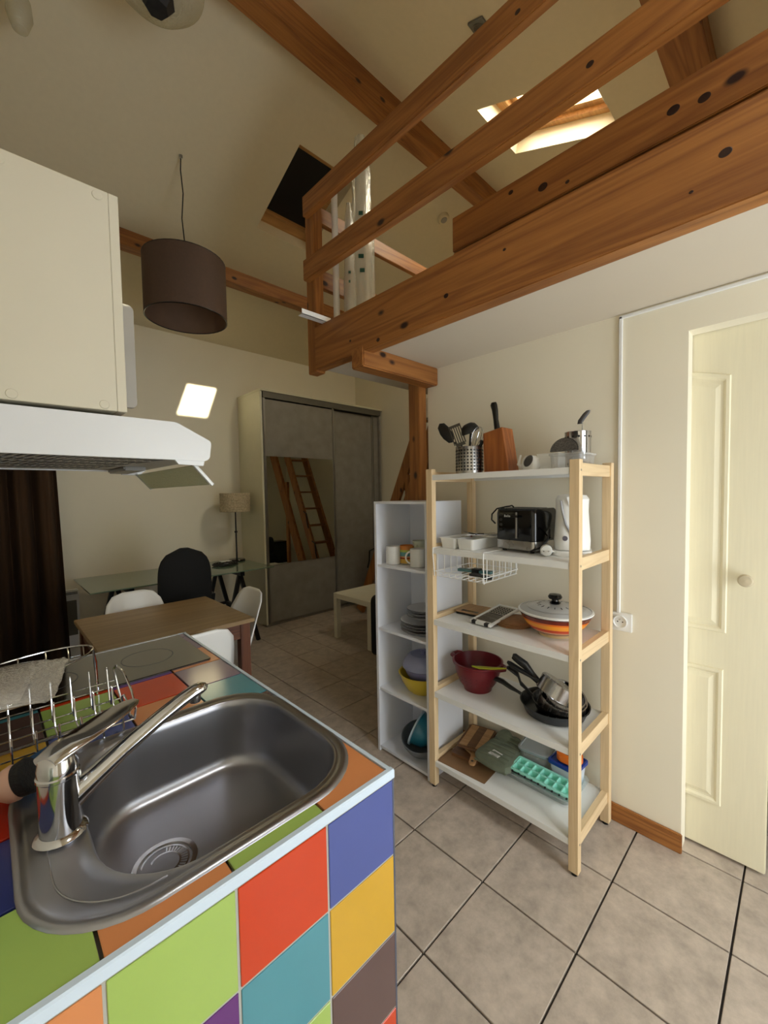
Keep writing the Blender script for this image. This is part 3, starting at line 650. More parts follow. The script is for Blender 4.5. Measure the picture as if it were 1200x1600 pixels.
VG = clear('greenish_visor_glass', (.78, .80, .66), .7, .08, (.7, .72, .6), diffuse=.35)
MB().bar((.385, (HY0+HY1)/2, 1.510), (.425, (HY0+HY1)/2, 1.462), HY1-HY0-.05, .004).build('visor_glass', VG, hd, world=True)
for y in (HY0+.02, HY1-.02):
    MB().bar((.384, y, 1.513), (.430, y, 1.460), .010, .008).build('visor_end', HW, hd, world=True, bevel=.001)

# ================================================================ living room
# curtain
cu = MB(); n = 120; lpA = []; lpB = []
for k in range(n+1):
    u = k/n; x = XW+.02+.555*u
    yv = 4.40+.055*sin(u*21)+.018*sin(u*47+1)
    lpA.append((XW+.02+(.555-.05)*u, yv, 2.35)); lpB.append((x, yv+.01*sin(u*20), .02))
mid = [(a[0]*.5+b[0]*.5, a[1]+.008*sin(i*.31), 1.2) for i, (a, b) in enumerate(zip(lpA, lpB))]
cu.loops([lpA, mid, lpB], False, False, closed=False)
cr = thing('curtain', 'long dark brown curtain hanging in folds in the corner beside the heater', 'curtain', (.15, 4.40, 0))
cu.build('curtain_cloth', mat('dark_brown_curtain', (.24, .155, .07), .9, vary=.15, scale=4, stretch=(14, 14, .6)), cr, world=True, smooth=True, solid=.003)
MB().tube([(XW, 4.40, 2.37), (.46, 4.40, 2.37)], .012, 12).build('curtain_rod', BLACK, cr, world=True, smooth=True)
# heater
ht = thing('wall_heater', 'white electric panel heater on the wall between curtain and desk', 'heater', (.50, 4.57, .12))
box(.30, .565, 4.53, YF, .12, .62).build('casing', WHITE, ht, world=True, bevel=.006)
for z in (.585, .597): box(.31, .555, 4.527, 4.531, z, z+.006).build('vent_slot', BLACK, ht, world=True)
box(.33, .545, 4.526, 4.531, .22, .53).build('front_grille', mat('heater_grille', (.40, .38, .33), .6), ht, world=True)

# glass desk on trestles
TABG = mat('green_frosted_desk_glass', (.42, .50, .43), .12, spec=.6, vary=.03, coat=.4)
dg = thing('glass_desk', 'long greenish glass desk on black trestles against the far wall', 'desk', (1.26, 4.02, 0))
box(.52, 2.02, 3.66, 4.44, .722, .732).build('glass_top', TABG, dg, world=True, bevel=.002)
def trestle(x):
    t = MB(); z1 = .722
    t.box(x-.02, x+.02, 3.72, 4.38, z1-.05, z1)
    for y in (3.78, 4.32):
        for s in (-1, 1): t.bar((x, y, z1-.03), (x+s*.17, y, .0), .035, .03, (0, 1, 0))
        t.box(x-.10, x+.10, y-.01, y+.01, .28, .31)
    t.box(x-.11, x-.08, 3.78, 4.32, .28, .31).box(x+.08, x+.11, 3.78, 4.32, .28, .31)
    t.build('trestle', BLACK, dg, world=True)
trestle(.80); trestle(1.72)
# desk lamp
dl = thing('desk_lamp', 'slim black desk lamp with a woven cream drum shade on the glass desk', 'lamp', (1.93, 4.30, .732))
MB().lathe([(.085, 0), (.087, .008), (.082, .018), (.012, .022)], n=32, cap0=True).build('base', BLACKG, dl, smooth=True)
MB().lathe([(.009, .02), (.008, .30), (.016, .305), (.016, .32), (.008, .325), (.007, .56), (.012, .565), (.012, .60)], n=14, cap1=True).build('stem', BLACK, dl, smooth=True)
pr = []
for k in range(81):
    z = .53+.20*k/80; pr.append((.152+.0035*abs(sin(k*pi/8)), z))
MB().lathe(pr, n=56).build('lamp_shade', mat('woven_cream_raffia', (.72, .66, .54), .8, vary=.25, scale=60, bump=.6), dl, smooth=True)
MB().cyl((0, 0, 0), .010, .58, .60).build('shade_ring', BLACK, dl)
MB().bar((-.15, 0, .60), (.15, 0, .60), .004, .004).build('shade_spider', BLACK, dl)
# cables on the desk
def coil(name, label, c, seed, col, n=70, rad=.07, r=.004):
    rnd = random.Random(seed); pts = []
    for k in range(n):
        a = k*.42; rq = rad*(.7+.35*sin(k*.37+seed)); pts.append((c[0]+rq*cos(a)*1.3, c[1]+rq*sin(a), c[2]+.006+.012*abs(sin(k*.23))))
    return tag(MB().tube(pts, r, 6).build(name, col, smooth=True), label, 'cable')
coil('coiled_cable', 'tangled black cable lying on the glass desk beside the lamp base', (1.72, 4.10, .735), 2, BLACK, 90, .095, .006)
tag(MB().prism(rrect(.055, .04, .01), 0, .028).build('router_box', WHITEP, bevel=.004), 'small white box half hidden under the tangled cable', 'box').location = (1.76, 4.20, .7325)
# office chair
oc = thing('office_chair', 'black high-backed office chair pulled up to the glass desk', 'office chair', (1.02, 3.38, 0))
FAB = mat('black_office_fabric', (.018, .018, .02), .85, vary=.2, scale=40)
mb = MB(); back = []
for k in range(15):
    u = k/14; z = .50+.56*u; hw = .188*(1-.06*abs(u-.4))*(math.sqrt(max(0, 1-((u-.55)/.45)**3.6)) if u > .55 else (.90+.10*min(1, u/.25)))
    hw = max(hw, .03); y0_ = -.20-.04*sin(u*2.4)
    back.append([(hw*cos(a), y0_+.028*sin(a)-.05*(1-abs(cos(a)))*.2, z) for a in [2*pi*i/24 for i in range(24)]])
mb.loops(back).build('backrest', FAB, oc, smooth=True)
MB().loops([[(x, y+.05, z) for x, y in rrect(hx, hy, .08)] for hx, hy, z in ((.20, .19, .42), (.235, .225, .44), (.235, .225, .475), (.21, .20, .495))]).build('seat', FAB, oc, smooth=True)
MB().bar((0, -.20, .55), (0, -.02, .42), .07, .012).build('back_bracket', BLACK, oc)
MB().cyl((0, .05, 0), .028, .10, .43).build('gas_lift', BLACK, oc, smooth=True)
for s in (-1, 1): MB().tube([(s*.22, .0, .44), (s*.27, 0, .50), (s*.27, -.05, .64), (s*.27, .15, .655)], .016, 8).build('armrest', BLACK, oc, smooth=True)
for k in range(5):
    a = 2*pi*k/5+.3; lg = MB().bar((0, .05, .10), (.28*cos(a), .05+.28*sin(a), .075), .04, .03).build('star_leg', BLACK, oc)
    MB().lathe([(.0001, -.012), (.026, -.012), (.026, .012), (.0001, .012)], n=16, M=Matrix.Translation((.28*cos(a), .05+.28*sin(a), .028)) @ Matrix.Rotation(pi/2, 4, 'X') @ Matrix.Rotation(a, 4, 'Y')).build('castor', BLACK, lg, smooth=True)

# dining table
TTOP = wood('worn_table_top', (.53, .43, .29), (.63, .52, .36), 'x', .42, knots=False, fine=.6)
TLEG = {a: wood('reddish_table_'+a, (.30, .15, .07), (.42, .23, .11), a, .5) for a in 'xyz'}
tb = thing('dining_table', 'small square wooden dining table with a worn brown top', 'table', (.70, 2.53, 0))
TX0, TX1, TY0, TY1, TZ = .33, 1.065, 2.165, 2.89, .742
box(TX0, TX1, TY0, TY1, TZ-.022, TZ).build('tabletop', TTOP, tb, world=True, bevel=.003)
for y in (TY0+.03, TY1-.05): box(TX0+.05, TX1-.05, y, y+.02, TZ-.11, TZ-.022).build('apron', TLEG['x'], tb, world=True)
for x in (TX0+.03, TX1-.05): box(x, x+.02, TY0+.05, TY1-.05, TZ-.11, TZ-.022).build('apron', TLEG['y'], tb, world=True)
for x in (TX0+.02, TX1-.075):
    for y in (TY0+.02, TY1-.075): box(x, x+.055, y, y+.055, 0, TZ-.022).build('leg', TLEG['z'], tb, world=True, bevel=.003)

# white shell chairs: seat and back are one moulded shell
def shell_chair():
    t = thing('shell_chair', 'white moulded shell chair', 'chair', (0, 0, 0), 0, None)
    prof = [(.215, .425), (.20, .445), (.10, .438), (-.02, .425), (-.11, .435), (-.165, .475), (-.195, .54), (-.215, .62), (-.235, .70), (-.252, .77), (-.262, .815), (-.266, .832)]
    wid = [.15, .185, .215, .225, .22, .205, .19, .18, .168, .15, .115, .06]
    cup = [.0, .012, .03, .045, .06, .075, .07, .055, .04, .022, .008, .0]
    rows = []
    for (y, z), wd, cp in zip(prof, wid, cup):
        row = []
        for k in range(13):
            s = -1+2*k/12; e = abs(s)**2.6
            up = y > -.12
            row.append((wd*s, y+(cp*e if not up else cp*e*.15), z+(cp*e*.8 if up else cp*e*.1)))
        rows.append(row)
    MB().loops(rows, False, False, closed=False).build('seat_shell', WHITEP, t, smooth=True, solid=.008)
    for sx in (-1, 1):
        for sy in (-1, 1):
            MB().tube([(sx*.10, sy*.10-.01, .415), (sx*.20, sy*.20-.01, 0)], [.014, .010], 10).build('leg', PALEPINE['z'], t, smooth=True)
    MB().bar((-.12, .10, .40), (.12, .10, .40), .012, .012).bar((-.12, -.12, .40), (.12, -.12, .40), .012, .012).build('leg_bracket', BLACK, t)
    return t
ch = shell_chair()
c2 = copy_tree(ch); c3 = copy_tree(ch)
ch.location = (.655, 2.745, 0); ch.rotation_euler.z = pi; ch['label'] = 'white shell chair on the desk side of the wooden table'
c2.location = (.965, 2.50, 0); c2.rotation_euler.z = R(92); c2['label'] = 'white shell chair seen in profile at the end of the wooden table'
c3.location = (.655, 2.115, 0); c3.rotation_euler.z = R(2); c3['label'] = 'white shell chair between the wooden table and the hob'
for c in (ch, c2, c3): c['group'] = 'white shell chairs round the table'

# wardrobe
wr = thing('wardrobe', 'tall wardrobe with grey concrete effect sliding doors and a mirror panel', 'wardrobe', (3.0, 4.33, 0))
WX0, WX1, WY0 = 2.137, 3.90, 4.071
CREAM = mat('cream_carcass', (.84, .82, .72), .5, vary=.02)
box(WX0, WX0+.022, WY0+.002, YF, 0, 2.545).build('side_panel', CREAM, wr, world=True)
box(WX1-.022, WX1, WY0+.002, YF, 0, 2.545).build('side_panel', CONC, wr, world=True)
box(WX1-.100, WX1-.022, WY0+.04, WY0+.06, .0, 2.478).build('filler_strip', CONC, wr, world=True)
box(WX0-.004, WX1+.015, WY0-.02, YF, 2.545, 2.565).build('top_panel', CREAM, wr, world=True)
box(WX0+.022, WX1-.022, YF-.02, YF-.005, 0, 2.545).build('back_panel', CREAM, wr, world=True)
box(WX0+.03, WX1-.01, WY0-.01, WY0+.09, 2.478, 2.545).build('top_track', mat('grey_track', (.42, .41, .38), .4, .5), wr, world=True)
box(WX0, WX1, WY0-.005, WY0+.09, 0, .018).build('bottom_track', ALU, wr, world=True)
for i, (x0, x1, y) in enumerate(((WX0+.03, 3.115, WY0+.004), (3.095, WX1-.105, WY0+.045))):
    d = box(x0+.025, x1-.025, y+.004, y+.02, .03, .66).build('door_panel', CONC, wr, world=True) if i == 0 else box(x0+.025, x1-.025, y+.004, y+.02, .03, 2.465).build('door_panel', CONC, wr, world=True)
    for xa in (x0, x1-.028):
        fr = MB(); fr.box(xa, xa+.028, y-.004, y+.028, .02, 2.478); fr.build('door_stile', ALU, wr, world=True, bevel=.004)
    if i == 0:
        box(x0+.028, x1-.028, y+.004, y+.02, 1.862, 2.465).build('door_panel', CONC, wr, world=True)
        box(x0+.028, x1-.028, y+.002, y+.012, .668, 1.855).build('mirror', MIRROR, wr, world=True)
        box(x0+.028, x1-.028, y, y+.02, .660, .668).build('divider', ALU, wr, world=True); box(x0+.028, x1-.028, y, y+.02, 1.855, 1.862).build('divider', ALU, wr, world=True)
    box(x0+.028, x1-.028, y, y+.02, .02, .032).build('divider', ALU, wr, world=True)
# low table and dark seat
lt = thing('low_table', 'white square low table in front of the wardrobe', 'low table', (2.73, 3.01, 0))
LTW = mat('ivory_lacquer', (.88, .86, .78), .4)
box(2.455, 3.005, 2.735, 3.285, .40, .45).build('tabletop', LTW, lt, world=True, bevel=.002)
for x in (2.455, 2.955):
    for y in (2.735, 3.235): box(x, x+.05, y, y+.05, 0, .40).build('leg', LTW, lt, world=True, bevel=.001)
sf = thing('dark_armchair', 'black padded armchair half hidden behind the white shelf unit', 'armchair', (2.72, 2.2, 0))
SOFA = mat('charcoal_upholstery', (.05, .05, .055), .8, vary=.15, scale=30)
MB().loops([[(x+2.72, y+2.22, z) for x, y in rrect(.36, .33, .07)] for z in (.03, .30, .36)]).build('seat_base', SOFA, sf, world=True, smooth=True)
MB().prism([(x+2.72, z+.30) for x, z in rrect(.40, .26, .05)], 2.50, 2.585, 'y').build('side_panel', SOFA, sf, world=True, bevel=.01)
MB().prism([(x+2.72, z+.30) for x, z in rrect(.40, .26, .05)], 1.85, 1.93, 'y').build('side_panel', SOFA, sf, world=True, bevel=.01)
MB().prism([(y+2.22, z+.42) for y, z in rrect(.33, .38, .06)], 3.02, 3.10, 'x').build('backrest', SOFA, sf, world=True, bevel=.01)

# ================================================================ shelving rack
rk = thing('shelving_rack', 'open shelving rack with pale wooden frame and five white shelves', 'rack', (1.685, .915, 0))
RX0, RX1, RY0, RY1, RH = 1.503, 1.868, .562, 1.265, 1.54
for x0 in (RX0, RX1-.030):
    for y0 in (RY0, RY1-.036):
        lg = box(x0, x0+.030, y0, y0+.036, .012, RH).build('leg', PALEPINE['z'], rk, world=True, bevel=.0015)
        MB().cyl((x0+.015, y0+.018, 0), .012, 0, .012, 14).build('foot', BLACK, lg, world=True)
SZ = [1.512, 1.168, .826, .476, .133]
for z in SZ:
    for y0 in (RY0+.006, RY1-.030):
        rl = box(RX0+.030, RX1-.030, y0, y0+.024, z-.030, z+.016).build('side_rail', PALEPINE['x'], rk, world=True, bevel=.001)
    sh = MB(); sh.box(RX0+.004, RX1-.004, RY0+.037, RY1-.037, z-.008, z); sh.box(RX0+.002, RX0+.014, RY0+.037, RY1-.037, z-.024, z+.0005); sh.box(RX1-.014, RX1-.002, RY0+.037, RY1-.037, z-.024, z+.0005)
    sh.build('shelf', WHITE, rk, world=True)
    for y0 in (RY0-.001, ):
        MB().lathe([(.004, 0), (.004, .001), (.0001, .001)], n=10, M=Matrix.Translation((RX0+.015, RY0+.0, z-.010)) @ Matrix.Rotation(pi/2, 4, 'X')).build('screw', ALU, rk, world=True)

# white narrow unit beside it
un = thing('shelf_unit', 'narrow white open shelf unit next to the wooden rack', 'shelf unit', (1.66, 1.46, 0))
UX0, UX1, UY0, UY1, UH = 1.520, 1.80, 1.275, 1.650, 1.375
UW = mat('white_melamine', (.88, .89, .92), .4, vary=.01)
box(UX0, UX1, UY0, UY0+.016, 0, UH).build('side_panel', UW, un, world=True)
box(UX0, UX1, UY1-.016, UY1, 0, UH).build('side_panel', UW, un, world=True)
box(UX0-.001, UX1, UY0, UY1, UH, UH+.012).build('top_panel', UW, un, world=True)
box(UX1-.006, UX1-.001, UY0+.016, UY1-.016, .0, UH).build('back_panel', UW, un, world=True)
UZ = [1.046, .696, .360, .030]
for z in UZ: box(UX0+.004, UX1-.006, UY0+.016, UY1-.016, z-.014, z).build('shelf', UW, un, world=True)

# ---------------------------------------------------------------- crockery in the narrow unit
def cup(name, label, c, r, h, m, rz=0, handle=True, taper=1., group=None, bands=None, cat='mug', inner=None):
    t = thing(name, label, cat, c, rz, group)
    ro = lambda z: r*(taper+(1-taper)*z/h)
    zs = [h*k/6 for k in range(7)]
    if bands:
        k0 = 0.
        for frac, bm in bands:
            z0, z1 = h*k0, h*(k0+frac); k0 += frac
            MB().lathe([(ro(z0), z0), (ro(z1), z1)], n=32).build('glaze_band', bm, t, smooth=True)
        MB().lathe([(.0001, .0), (ro(0)-.001, 0), (ro(0)-.001, .002), (ro(h)-.002, h-.002), (ro(h), h), (ro(h)-.004, h), (ro(0)-.005, .005), (.0001, .005)], n=32).build('body', inner or m, t, smooth=True)
    else:
        MB().lathe([(.0001, .0), (ro(0)*.9, 0), (ro(0), .003)]+[(ro(z), z) for z in zs[1:]]+[(ro(h)-.003, h), (ro(0)-.004, .005), (.0001, .005)], n=32).build('body', m, t, smooth=True)
    if handle:
        MB().tube([(r*.9+(.028)*sin(a)*1.0, 0, h*.5-h*.32*cos(a)) for a in [pi*k/12 for k in range(13)]], .0048, 10).build('handle', inner or m, t, smooth=True)
    return t
GLAZE = mat('white_glazed_china', (.88, .88, .87), .15, vary=.01)
z = UZ[0]
def tint(n, c): return mat(n, c, .2, vary=.03)
mg = cup('mug', 'white straight mug with faint grey plant drawing', (1.585, 1.572, z), .040, .098, GLAZE, R(80), False)
pm = tint('grey_print', (.30, .31, .33))
for (a0, pts) in ((0, [(0, .02), (.006, .045), (.012, .065)]), (0, [(.02, .015), (.034, .03), (.05, .022)]), (0, [(.03, .012), (.045, .012), (.058, .020)])):
    MB().tube([(.0413*cos(R(230)+q/.041), .0413*sin(R(230)+q/.041), zz) for q, zz in pts], [.002, .0016, .0006], 6).build('plant_print', pm, bpy.data.objects[mg.name], smooth=True)
cup('mug', 'mug with yellow, red, teal and orange stripes', (1.640, 1.520, z), .040, .100, GLAZE, R(20), False, 1.,
    bands=[(.06, tint('stripe_grey', (.55, .55, .50))), (.24, tint('stripe_yellow', (.86, .68, .30))), (.06, tint('stripe_red', (.62, .20, .14))), (.08, tint('stripe_peach', (.86, .60, .40))), (.22, tint('stripe_teal', (.40, .62, .62))), (.12, tint('stripe_lime', (.66, .70, .32))), (.22, tint('stripe_orange', (.82, .52, .24)))], inner=tint('orange_glaze', (.78, .46, .22)))
cup('mug', 'tall pale green mug standing behind the others', (1.690, 1.470, z), .041, .125, tint('pale_green_glaze', (.78, .80, .72)), R(200), True, .8)
m4 = cup('mug', 'white mug with small red and black print and its handle turned outwards', (1.600, 1.408, z), .040, .095, GLAZE, R(118), True)
for k in range(3): MB().box(-.0415, -.0405, -.006, .004, .03+.02*k, .04+.02*k).build('printed_mark', tint('red_print_%d' % k, (.5, .12, .12) if k != 1 else (.1, .1, .1)), m4)
PLT = mat('grey_stoneware', (.76, .76, .77), .35, vary=.04, rv=.05)
PLD = mat('dark_plate_rim', (.34, .34, .35), .4)
z = UZ[1]
def plate(rad, c, lab, h=.018, grp='grey plates stacked in the white unit'):
    t = thing('plate', lab, 'plate', c, 0, grp)
    MB().lathe([(.0001, .0), (rad*.62, 0), (rad*.70, .003), (rad*.97, h), (rad, h+.002), (rad*.965, h+.002), (rad*.66, .008), (.0001, .007)], n=40).build('dish', PLT, t, smooth=True)
    MB().lathe([(rad*.985, h-.001), (rad*1.002, h+.0005), (rad*1.002, h+.002), (rad*.995, h+.0026)], n=40).build('rim', PLD, t, smooth=True)
    return t
plab = {0: 'lowest large grey plate on the shelf unit board', 1: 'second large grey plate from the board', 2: 'third large grey plate counted from the board', 3: 'uppermost of the large grey plates', 4: 'lowest small grey plate resting on the large ones', 5: 'middle one of the small grey plates', 6: 'topmost small grey plate of the stack'}
zz = z
for k in range(4): plate(.115, (1.640, 1.415+.003*(k % 2), zz), plab[k]); zz += .0155
zz += .012
for k in range(3): plate(.090, (1.645, 1.410, zz), plab[4+k]); zz += .0165
z = UZ[2]
yb_ = thing('mixing_bowl', 'large round yellow mixing bowl holding the lilac lidded bowl', 'bowl', (1.655, 1.435, z))
YEL = mat('yellow_plastic', (.80, .70, .20), .35, vary=.03)
MB().lathe([(.0001, 0), (.060, 0), (.085, .022), (.110, .065), (.122, .105), (.128, .107), (.124, .109), (.117, .105), (.104, .067), (.08, .027), (.0001, .010)], n=48).build('bowl', YEL, yb_, smooth=True)
lb = thing('lidded_bowl', 'lilac blue bowl with dome lid sitting in the yellow bowl', 'bowl', (1.660, 1.432, z+.050))
LIL = mat('lilac_plastic', (.50, .50, .66), .3, vary=.03)
MB().lathe([(.0001, 0), (.062, 0), (.092, .055), (.104, .085)]+[(.104, .088)], n=44).build('bowl', LIL, lb, smooth=True)
MB().lathe([(.104, .084), (.112, .090), (.112, .098), (.104, .120), (.085, .145), (.066, .155), (.062, .150), (.0001, .151)], n=44).build('lid', mat('lilac_lid', (.56, .58, .70), .25, vary=.03), lb, smooth=True)
MB().lathe([(.012, .150), (.010, .165), (.015, .172), (.0001, .176)], n=16).build('lid_knob', LIL, lb, smooth=True)
z = UZ[3]
def tilt(o, rx, ry, rz): o.rotation_euler = (R(rx), R(ry), R(rz)); return o
gb2 = thing('colander', 'dark grey metal colander lying tilted on the lowest board', 'colander', (1.635, 1.42, z+.030))
MB().lathe([(.0001, 0), (.05, .002), (.085, .025), (.103, .065), (.105, .085), (.109, .086), (.109, .083), (.106, .064), (.088, .022), (.052, -.002), (.0001, -.004)], n=44).build('bowl', mat('dark_enamel', (.46, .48, .50), .35, .2, vary=.1), gb2, smooth=True)
tilt(gb2, 8, -16, 0)
tb2 = thing('salad_spinner', 'teal blue plastic bowl with pale rim tipped on its side in the colander', 'bowl', (1.650, 1.40, z+.085))
MB().lathe([(.0001, 0), (.055, 0), (.075, .02), (.088, .085), (.088, .088), (.084, .088), (.070, .022), (.0001, .006)], n=40).build('bowl', mat('teal_plastic', (.16, .46, .56), .3, vary=.08), tb2, smooth=True)
MB().lathe([(.088, .082), (.096, .084), (.096, .092), (.086, .093)], n=40).build('rim', mat('pale_blue_rim', (.72, .80, .86), .3), tb2, smooth=True)
tilt(tb2, -62, -40, 0); tb2.location = (1.650, 1.372, z+.105)

# ---------------------------------------------------------------- top shelf of the rack
z = SZ[0]
def holes_cup(name, label, c, r, h, rows, cols, m, slots=False):
    t = thing(name, label, 'utensil holder', c)
    MB().lathe([(.0001, .002), (r*.96, .0), (r, .003), (r, h-.002), (r+.0015, h), (r-.001, h), (r-.002, .004), (.0001, .004)], n=48).build('cylinder', m, t, smooth=True)
    hm = MB()
    for i in range(cols):
        a = 2*pi*i/cols
        for j in range(rows):
            zz = h*.16+h*.70*j/max(1, rows-1); M = Matrix.Translation(((r+.0003)*cos(a), (r+.0003)*sin(a), zz)) @ Matrix.Rotation(a, 4, 'Z') @ Matrix.Rotation(pi/2, 4, 'Y')
            hm.lathe([(.0042, 0), (.0042, .0006), (.0001, .0006)], n=8, M=M)
    hm.build('punched_holes', BLACK, t, kind='stuff'); return t
cup1 = (1.62, 1.099)
holes_cup('utensil_holder', 'tall perforated steel cup full of cooking utensils on the top shelf', (*cup1, z), .062, .125, 7, 26, STEEL)
zt = z
BNY = mat('black_nylon', (.055, .055, .058), .45, vary=.1)
def top(name, label, cat='utensil'): return thing(name, label, cat, (*cup1, z))
u = top('nylon_spoon', 'black nylon serving spoon leaning far out of the steel cup')
MB().tube([(0, .01, .01), (-.01, .05, .125), (-.015, .068, .155)], .006, 8).build('handle', BNY, u, smooth=True)
MB().lathe([(.0001, -.065), (.016, -.055), (.026, -.02), (.027, .01), (.020, .045), (.0001, .060)], n=20, sx=.35, M=Matrix.Translation((-.02, .120, .205)) @ Matrix.Rotation(R(-38), 4, 'X') @ Matrix.Rotation(R(20), 4, 'Z')).build('spoon_head', BNY, u, smooth=True)
u = top('slotted_turner', 'grey slotted turner standing in the steel cup next to the black spoon')
MB().tube([(.01, .0, .01), (-.02, .03, .14)], .004, 8).build('handle', BNY, u, smooth=True)
tm = Matrix.Translation((-.022, .050, .185)) @ Matrix.Rotation(R(-22), 4, 'X') @ Matrix.Rotation(R(30), 4, 'Z')
tmb = MB()
for k in range(6): tmb.box(-.002, .002, -.028+.0105*k, -.028+.0105*k+.005, -.045, .045, tm)
tmb.box(-.002, .002, -.028, .0295, .040, .052, tm).box(-.002, .002, -.022, .022, -.055, -.040, tm).build('slotted_blade', mat('dark_steel', (.35, .34, .32), .35, .8), u)
u = top('ladle', 'black round ladle standing highest in the steel cup')
MB().tube([(0, 0, .01), (.005, -.0, .13), (.005, -.005, .190)], .0055, 8).build('handle', BNY, u, smooth=True)
MB().lathe([(.042, .0), (.041, .012), (.033, .030), (.018, .039), (.0001, .041), (.0001, .036), (.03, .026), (.038, .010), (.039, 0)], n=32, M=Matrix.Translation((.005, -.004, .196)) @ Matrix.Rotation(R(-10), 4, 'X') @ Matrix.Rotation(R(-25), 4, 'Y')).build('ladle_bowl', BNY, u, smooth=True)
u = top('whisk', 'wire whisk leaning towards the knife block in the steel cup')
wm = Matrix.Translation((-.01, -.035, .125)) @ Matrix.Rotation(R(20), 4, 'X')
MB().tube([(0, .0, .01), (-.008, -.03, .12)], .007, 10).build('handle', mat('lime_handle', (.70, .76, .25), .4), u, smooth=True)
for k in range(5):
    a = pi*k/5; MB().tube([wm @ Vector((.026*sin(pi*q/12)**.8*cos(a)*(1 if True else 0)*(1 if q <= 12 else -1), .026*sin(pi*q/12)**.8*sin(a), .09*(1-cos(pi*q/12))/2)) for q in range(13)], .0009, 5).build('wire_loop', CHROME, u, smooth=True)
    MB().tube([wm @ Vector((-.026*sin(pi*q/12)**.8*cos(a), -.026*sin(pi*q/12)**.8*sin(a), .09*(1-cos(pi*q/12))/2)) for q in range(13)], .0009, 5).build('wire_loop', CHROME, u, smooth=True)
u = top('nylon_fork', 'black nylon spoon handle end resting against the knife block')
MB().tube([(.0, -.02, .02), (.0, -.055, .115), (.0, -.070, .150)], [.005, .006, .010], 8).build('handle', BNY, u, smooth=True)
# knife block
kb = thing('knife_block', 'wedge shaped wooden knife block on the top shelf', 'knife block', (1.655, .955, z))
KBW = wood('oiled_block_wood', (.50, .26, .11), (.70, .42, .20), 'z', .4, knots=False)
MB().loops([[(-.045, .060, 0), (-.045, -.062, 0), (.045, -.062, 0), (.045, .060, 0)], [(-.045, .065, .178), (-.045, -.030, .196), (.045, -.030, .196), (.045, .065, .178)]]).build('block', KBW, kb, bevel=.002)
kn = thing('kitchen_knife', 'black handled kitchen knife stuck upright in the wooden block', 'knife', (1.655, .965, z+.170))
MB().bar((0, .008, .010), (0, -.002, -.12), .022, .0016, (1, 0, 0)).build('blade', STEEL, kn)
MB().loops([[(a_*cos(2*pi*j/16), y+b_*sin(2*pi*j/16), zz) for j in range(16)] for zz, y, a_, b_ in ((.018, .008, .008, .013), (.03, .010, .009, .014), (.07, .016, .009, .012), (.11, .020, .009, .0145), (.135, .026, .009, .017), (.147, .026, .006, .012))]).build('handle', BLACK, kn, smooth=True)
# rotary grater
gt = thing('rotary_grater', 'small white plastic grater with a dark oval face', 'grater', (1.62, .800, z))
MB().loops([[(x, y, zz) for x, y in rrect(.028, hy, .02)] for zz, hy in ((.0, .026), (.02, .036), (.05, .030), (.062, .015))]).build('body', WHITEP, gt, smooth=True)
MB().lathe([(.026, 0), (.024, .004), (.0001, .005)], n=28, sx=.62, M=Matrix.Translation((-.029, -.004, .040)) @ Matrix.Rotation(R(-55), 4, 'X') @ Matrix.Rotation(-pi/2, 4, 'Y') @ Matrix.Rotation(R(0), 4, 'Z')).build('grating_drum', mat('grey_rasp', (.32, .31, .31), .5, .5, vary=.4, scale=400), gt, smooth=True)
MB().tube([(0, .030, .012), (-.01, .048, .030), (-.01, .040, .068)], [.010, .008, .004], 10).build('crank', WHITEP, gt, smooth=True)
pb = thing('white_box', 'plain white plastic box behind the small grater', 'box', (1.665, .735, z))
MB().prism(rrect(.035, .045, .006), 0, .062, 'z').build('container', WHITEP, pb, bevel=.002)
MB().prism(rrect(.036, .046, .006), .062, .068, 'z').build('lid', WHITEP, pb, bevel=.001)
cb = thing('clear_tub', 'shallow clear plastic tub with a lid under the mesh strainer', 'tub', (1.66, .648, z))
CLP = clear('clear_plastic', (.92, .93, .93), .7, .08, (.9, .9, .9), diffuse=.22)
MB().loops([[(x, y, zz) for x, y in rrect(hx, hy, .012)] for hx, hy, zz in ((.07, .056, .001), (.074, .060, .052))]).build('tub_wall', CLP, cb)
MB().prism(rrect(.078, .064, .012), .0525, .060, 'z').build('lid', CLP, cb, bevel=.001)
sn = thing('mesh_strainer', 'round grey mesh strainer disc leaning on the clear tub', 'strainer', (1.625, .665, z+.060))
Ms = Matrix.Translation((0, 0, .010)) @ Matrix.Rotation(R(0), 4, 'Z') @ Matrix.Rotation(R(-78), 4, 'Y')
half = MB(); pts = [(.052*cos(pi*k/16), .052*sin(pi*k/16)) for k in range(17)]
half.loops([[Ms @ Vector((q[1]*.95, q[0], 0)) for q in pts], [Ms @ Vector((q[1]*.95, q[0], .010)) for q in pts]]).build('mesh_disc', mat('speckled_mesh', (.40, .39, .38), .5, .4, vary=.6, scale=260), sn)
MB().tube([Ms @ Vector((q[1]*.97, q[0], .005)) for q in pts], .003, 8).build('rim', BLACK, sn, smooth=True)
holes_cup('steel_pot', 'polished steel cup standing at the back corner of the top shelf', (1.775, .672, z), .050, .158, 2, 14, CHROME)
pp = thing('paring_tool', 'grey handled kitchen tool sticking out of the polished steel cup', 'utensil', (1.775, .672, z+.006))
MB().tube([(0, -.015, .0), (.0, -.02, .195)], .0025, 8).build('shaft', CHROME, pp, smooth=True)
MB().loops([[(a_*cos(2*pi*j/12), -.02+y+b_*sin(2*pi*j/12), zz) for j in range(12)] for zz, y, a_, b_ in ((.185, .012, .006, .010), (.20, .006, .008, .013), (.225, -.014, .008, .013), (.235, -.022, .005, .008))]).build('handle', mat('grey_grip', (.28, .27, .27), .5), pp, smooth=True)

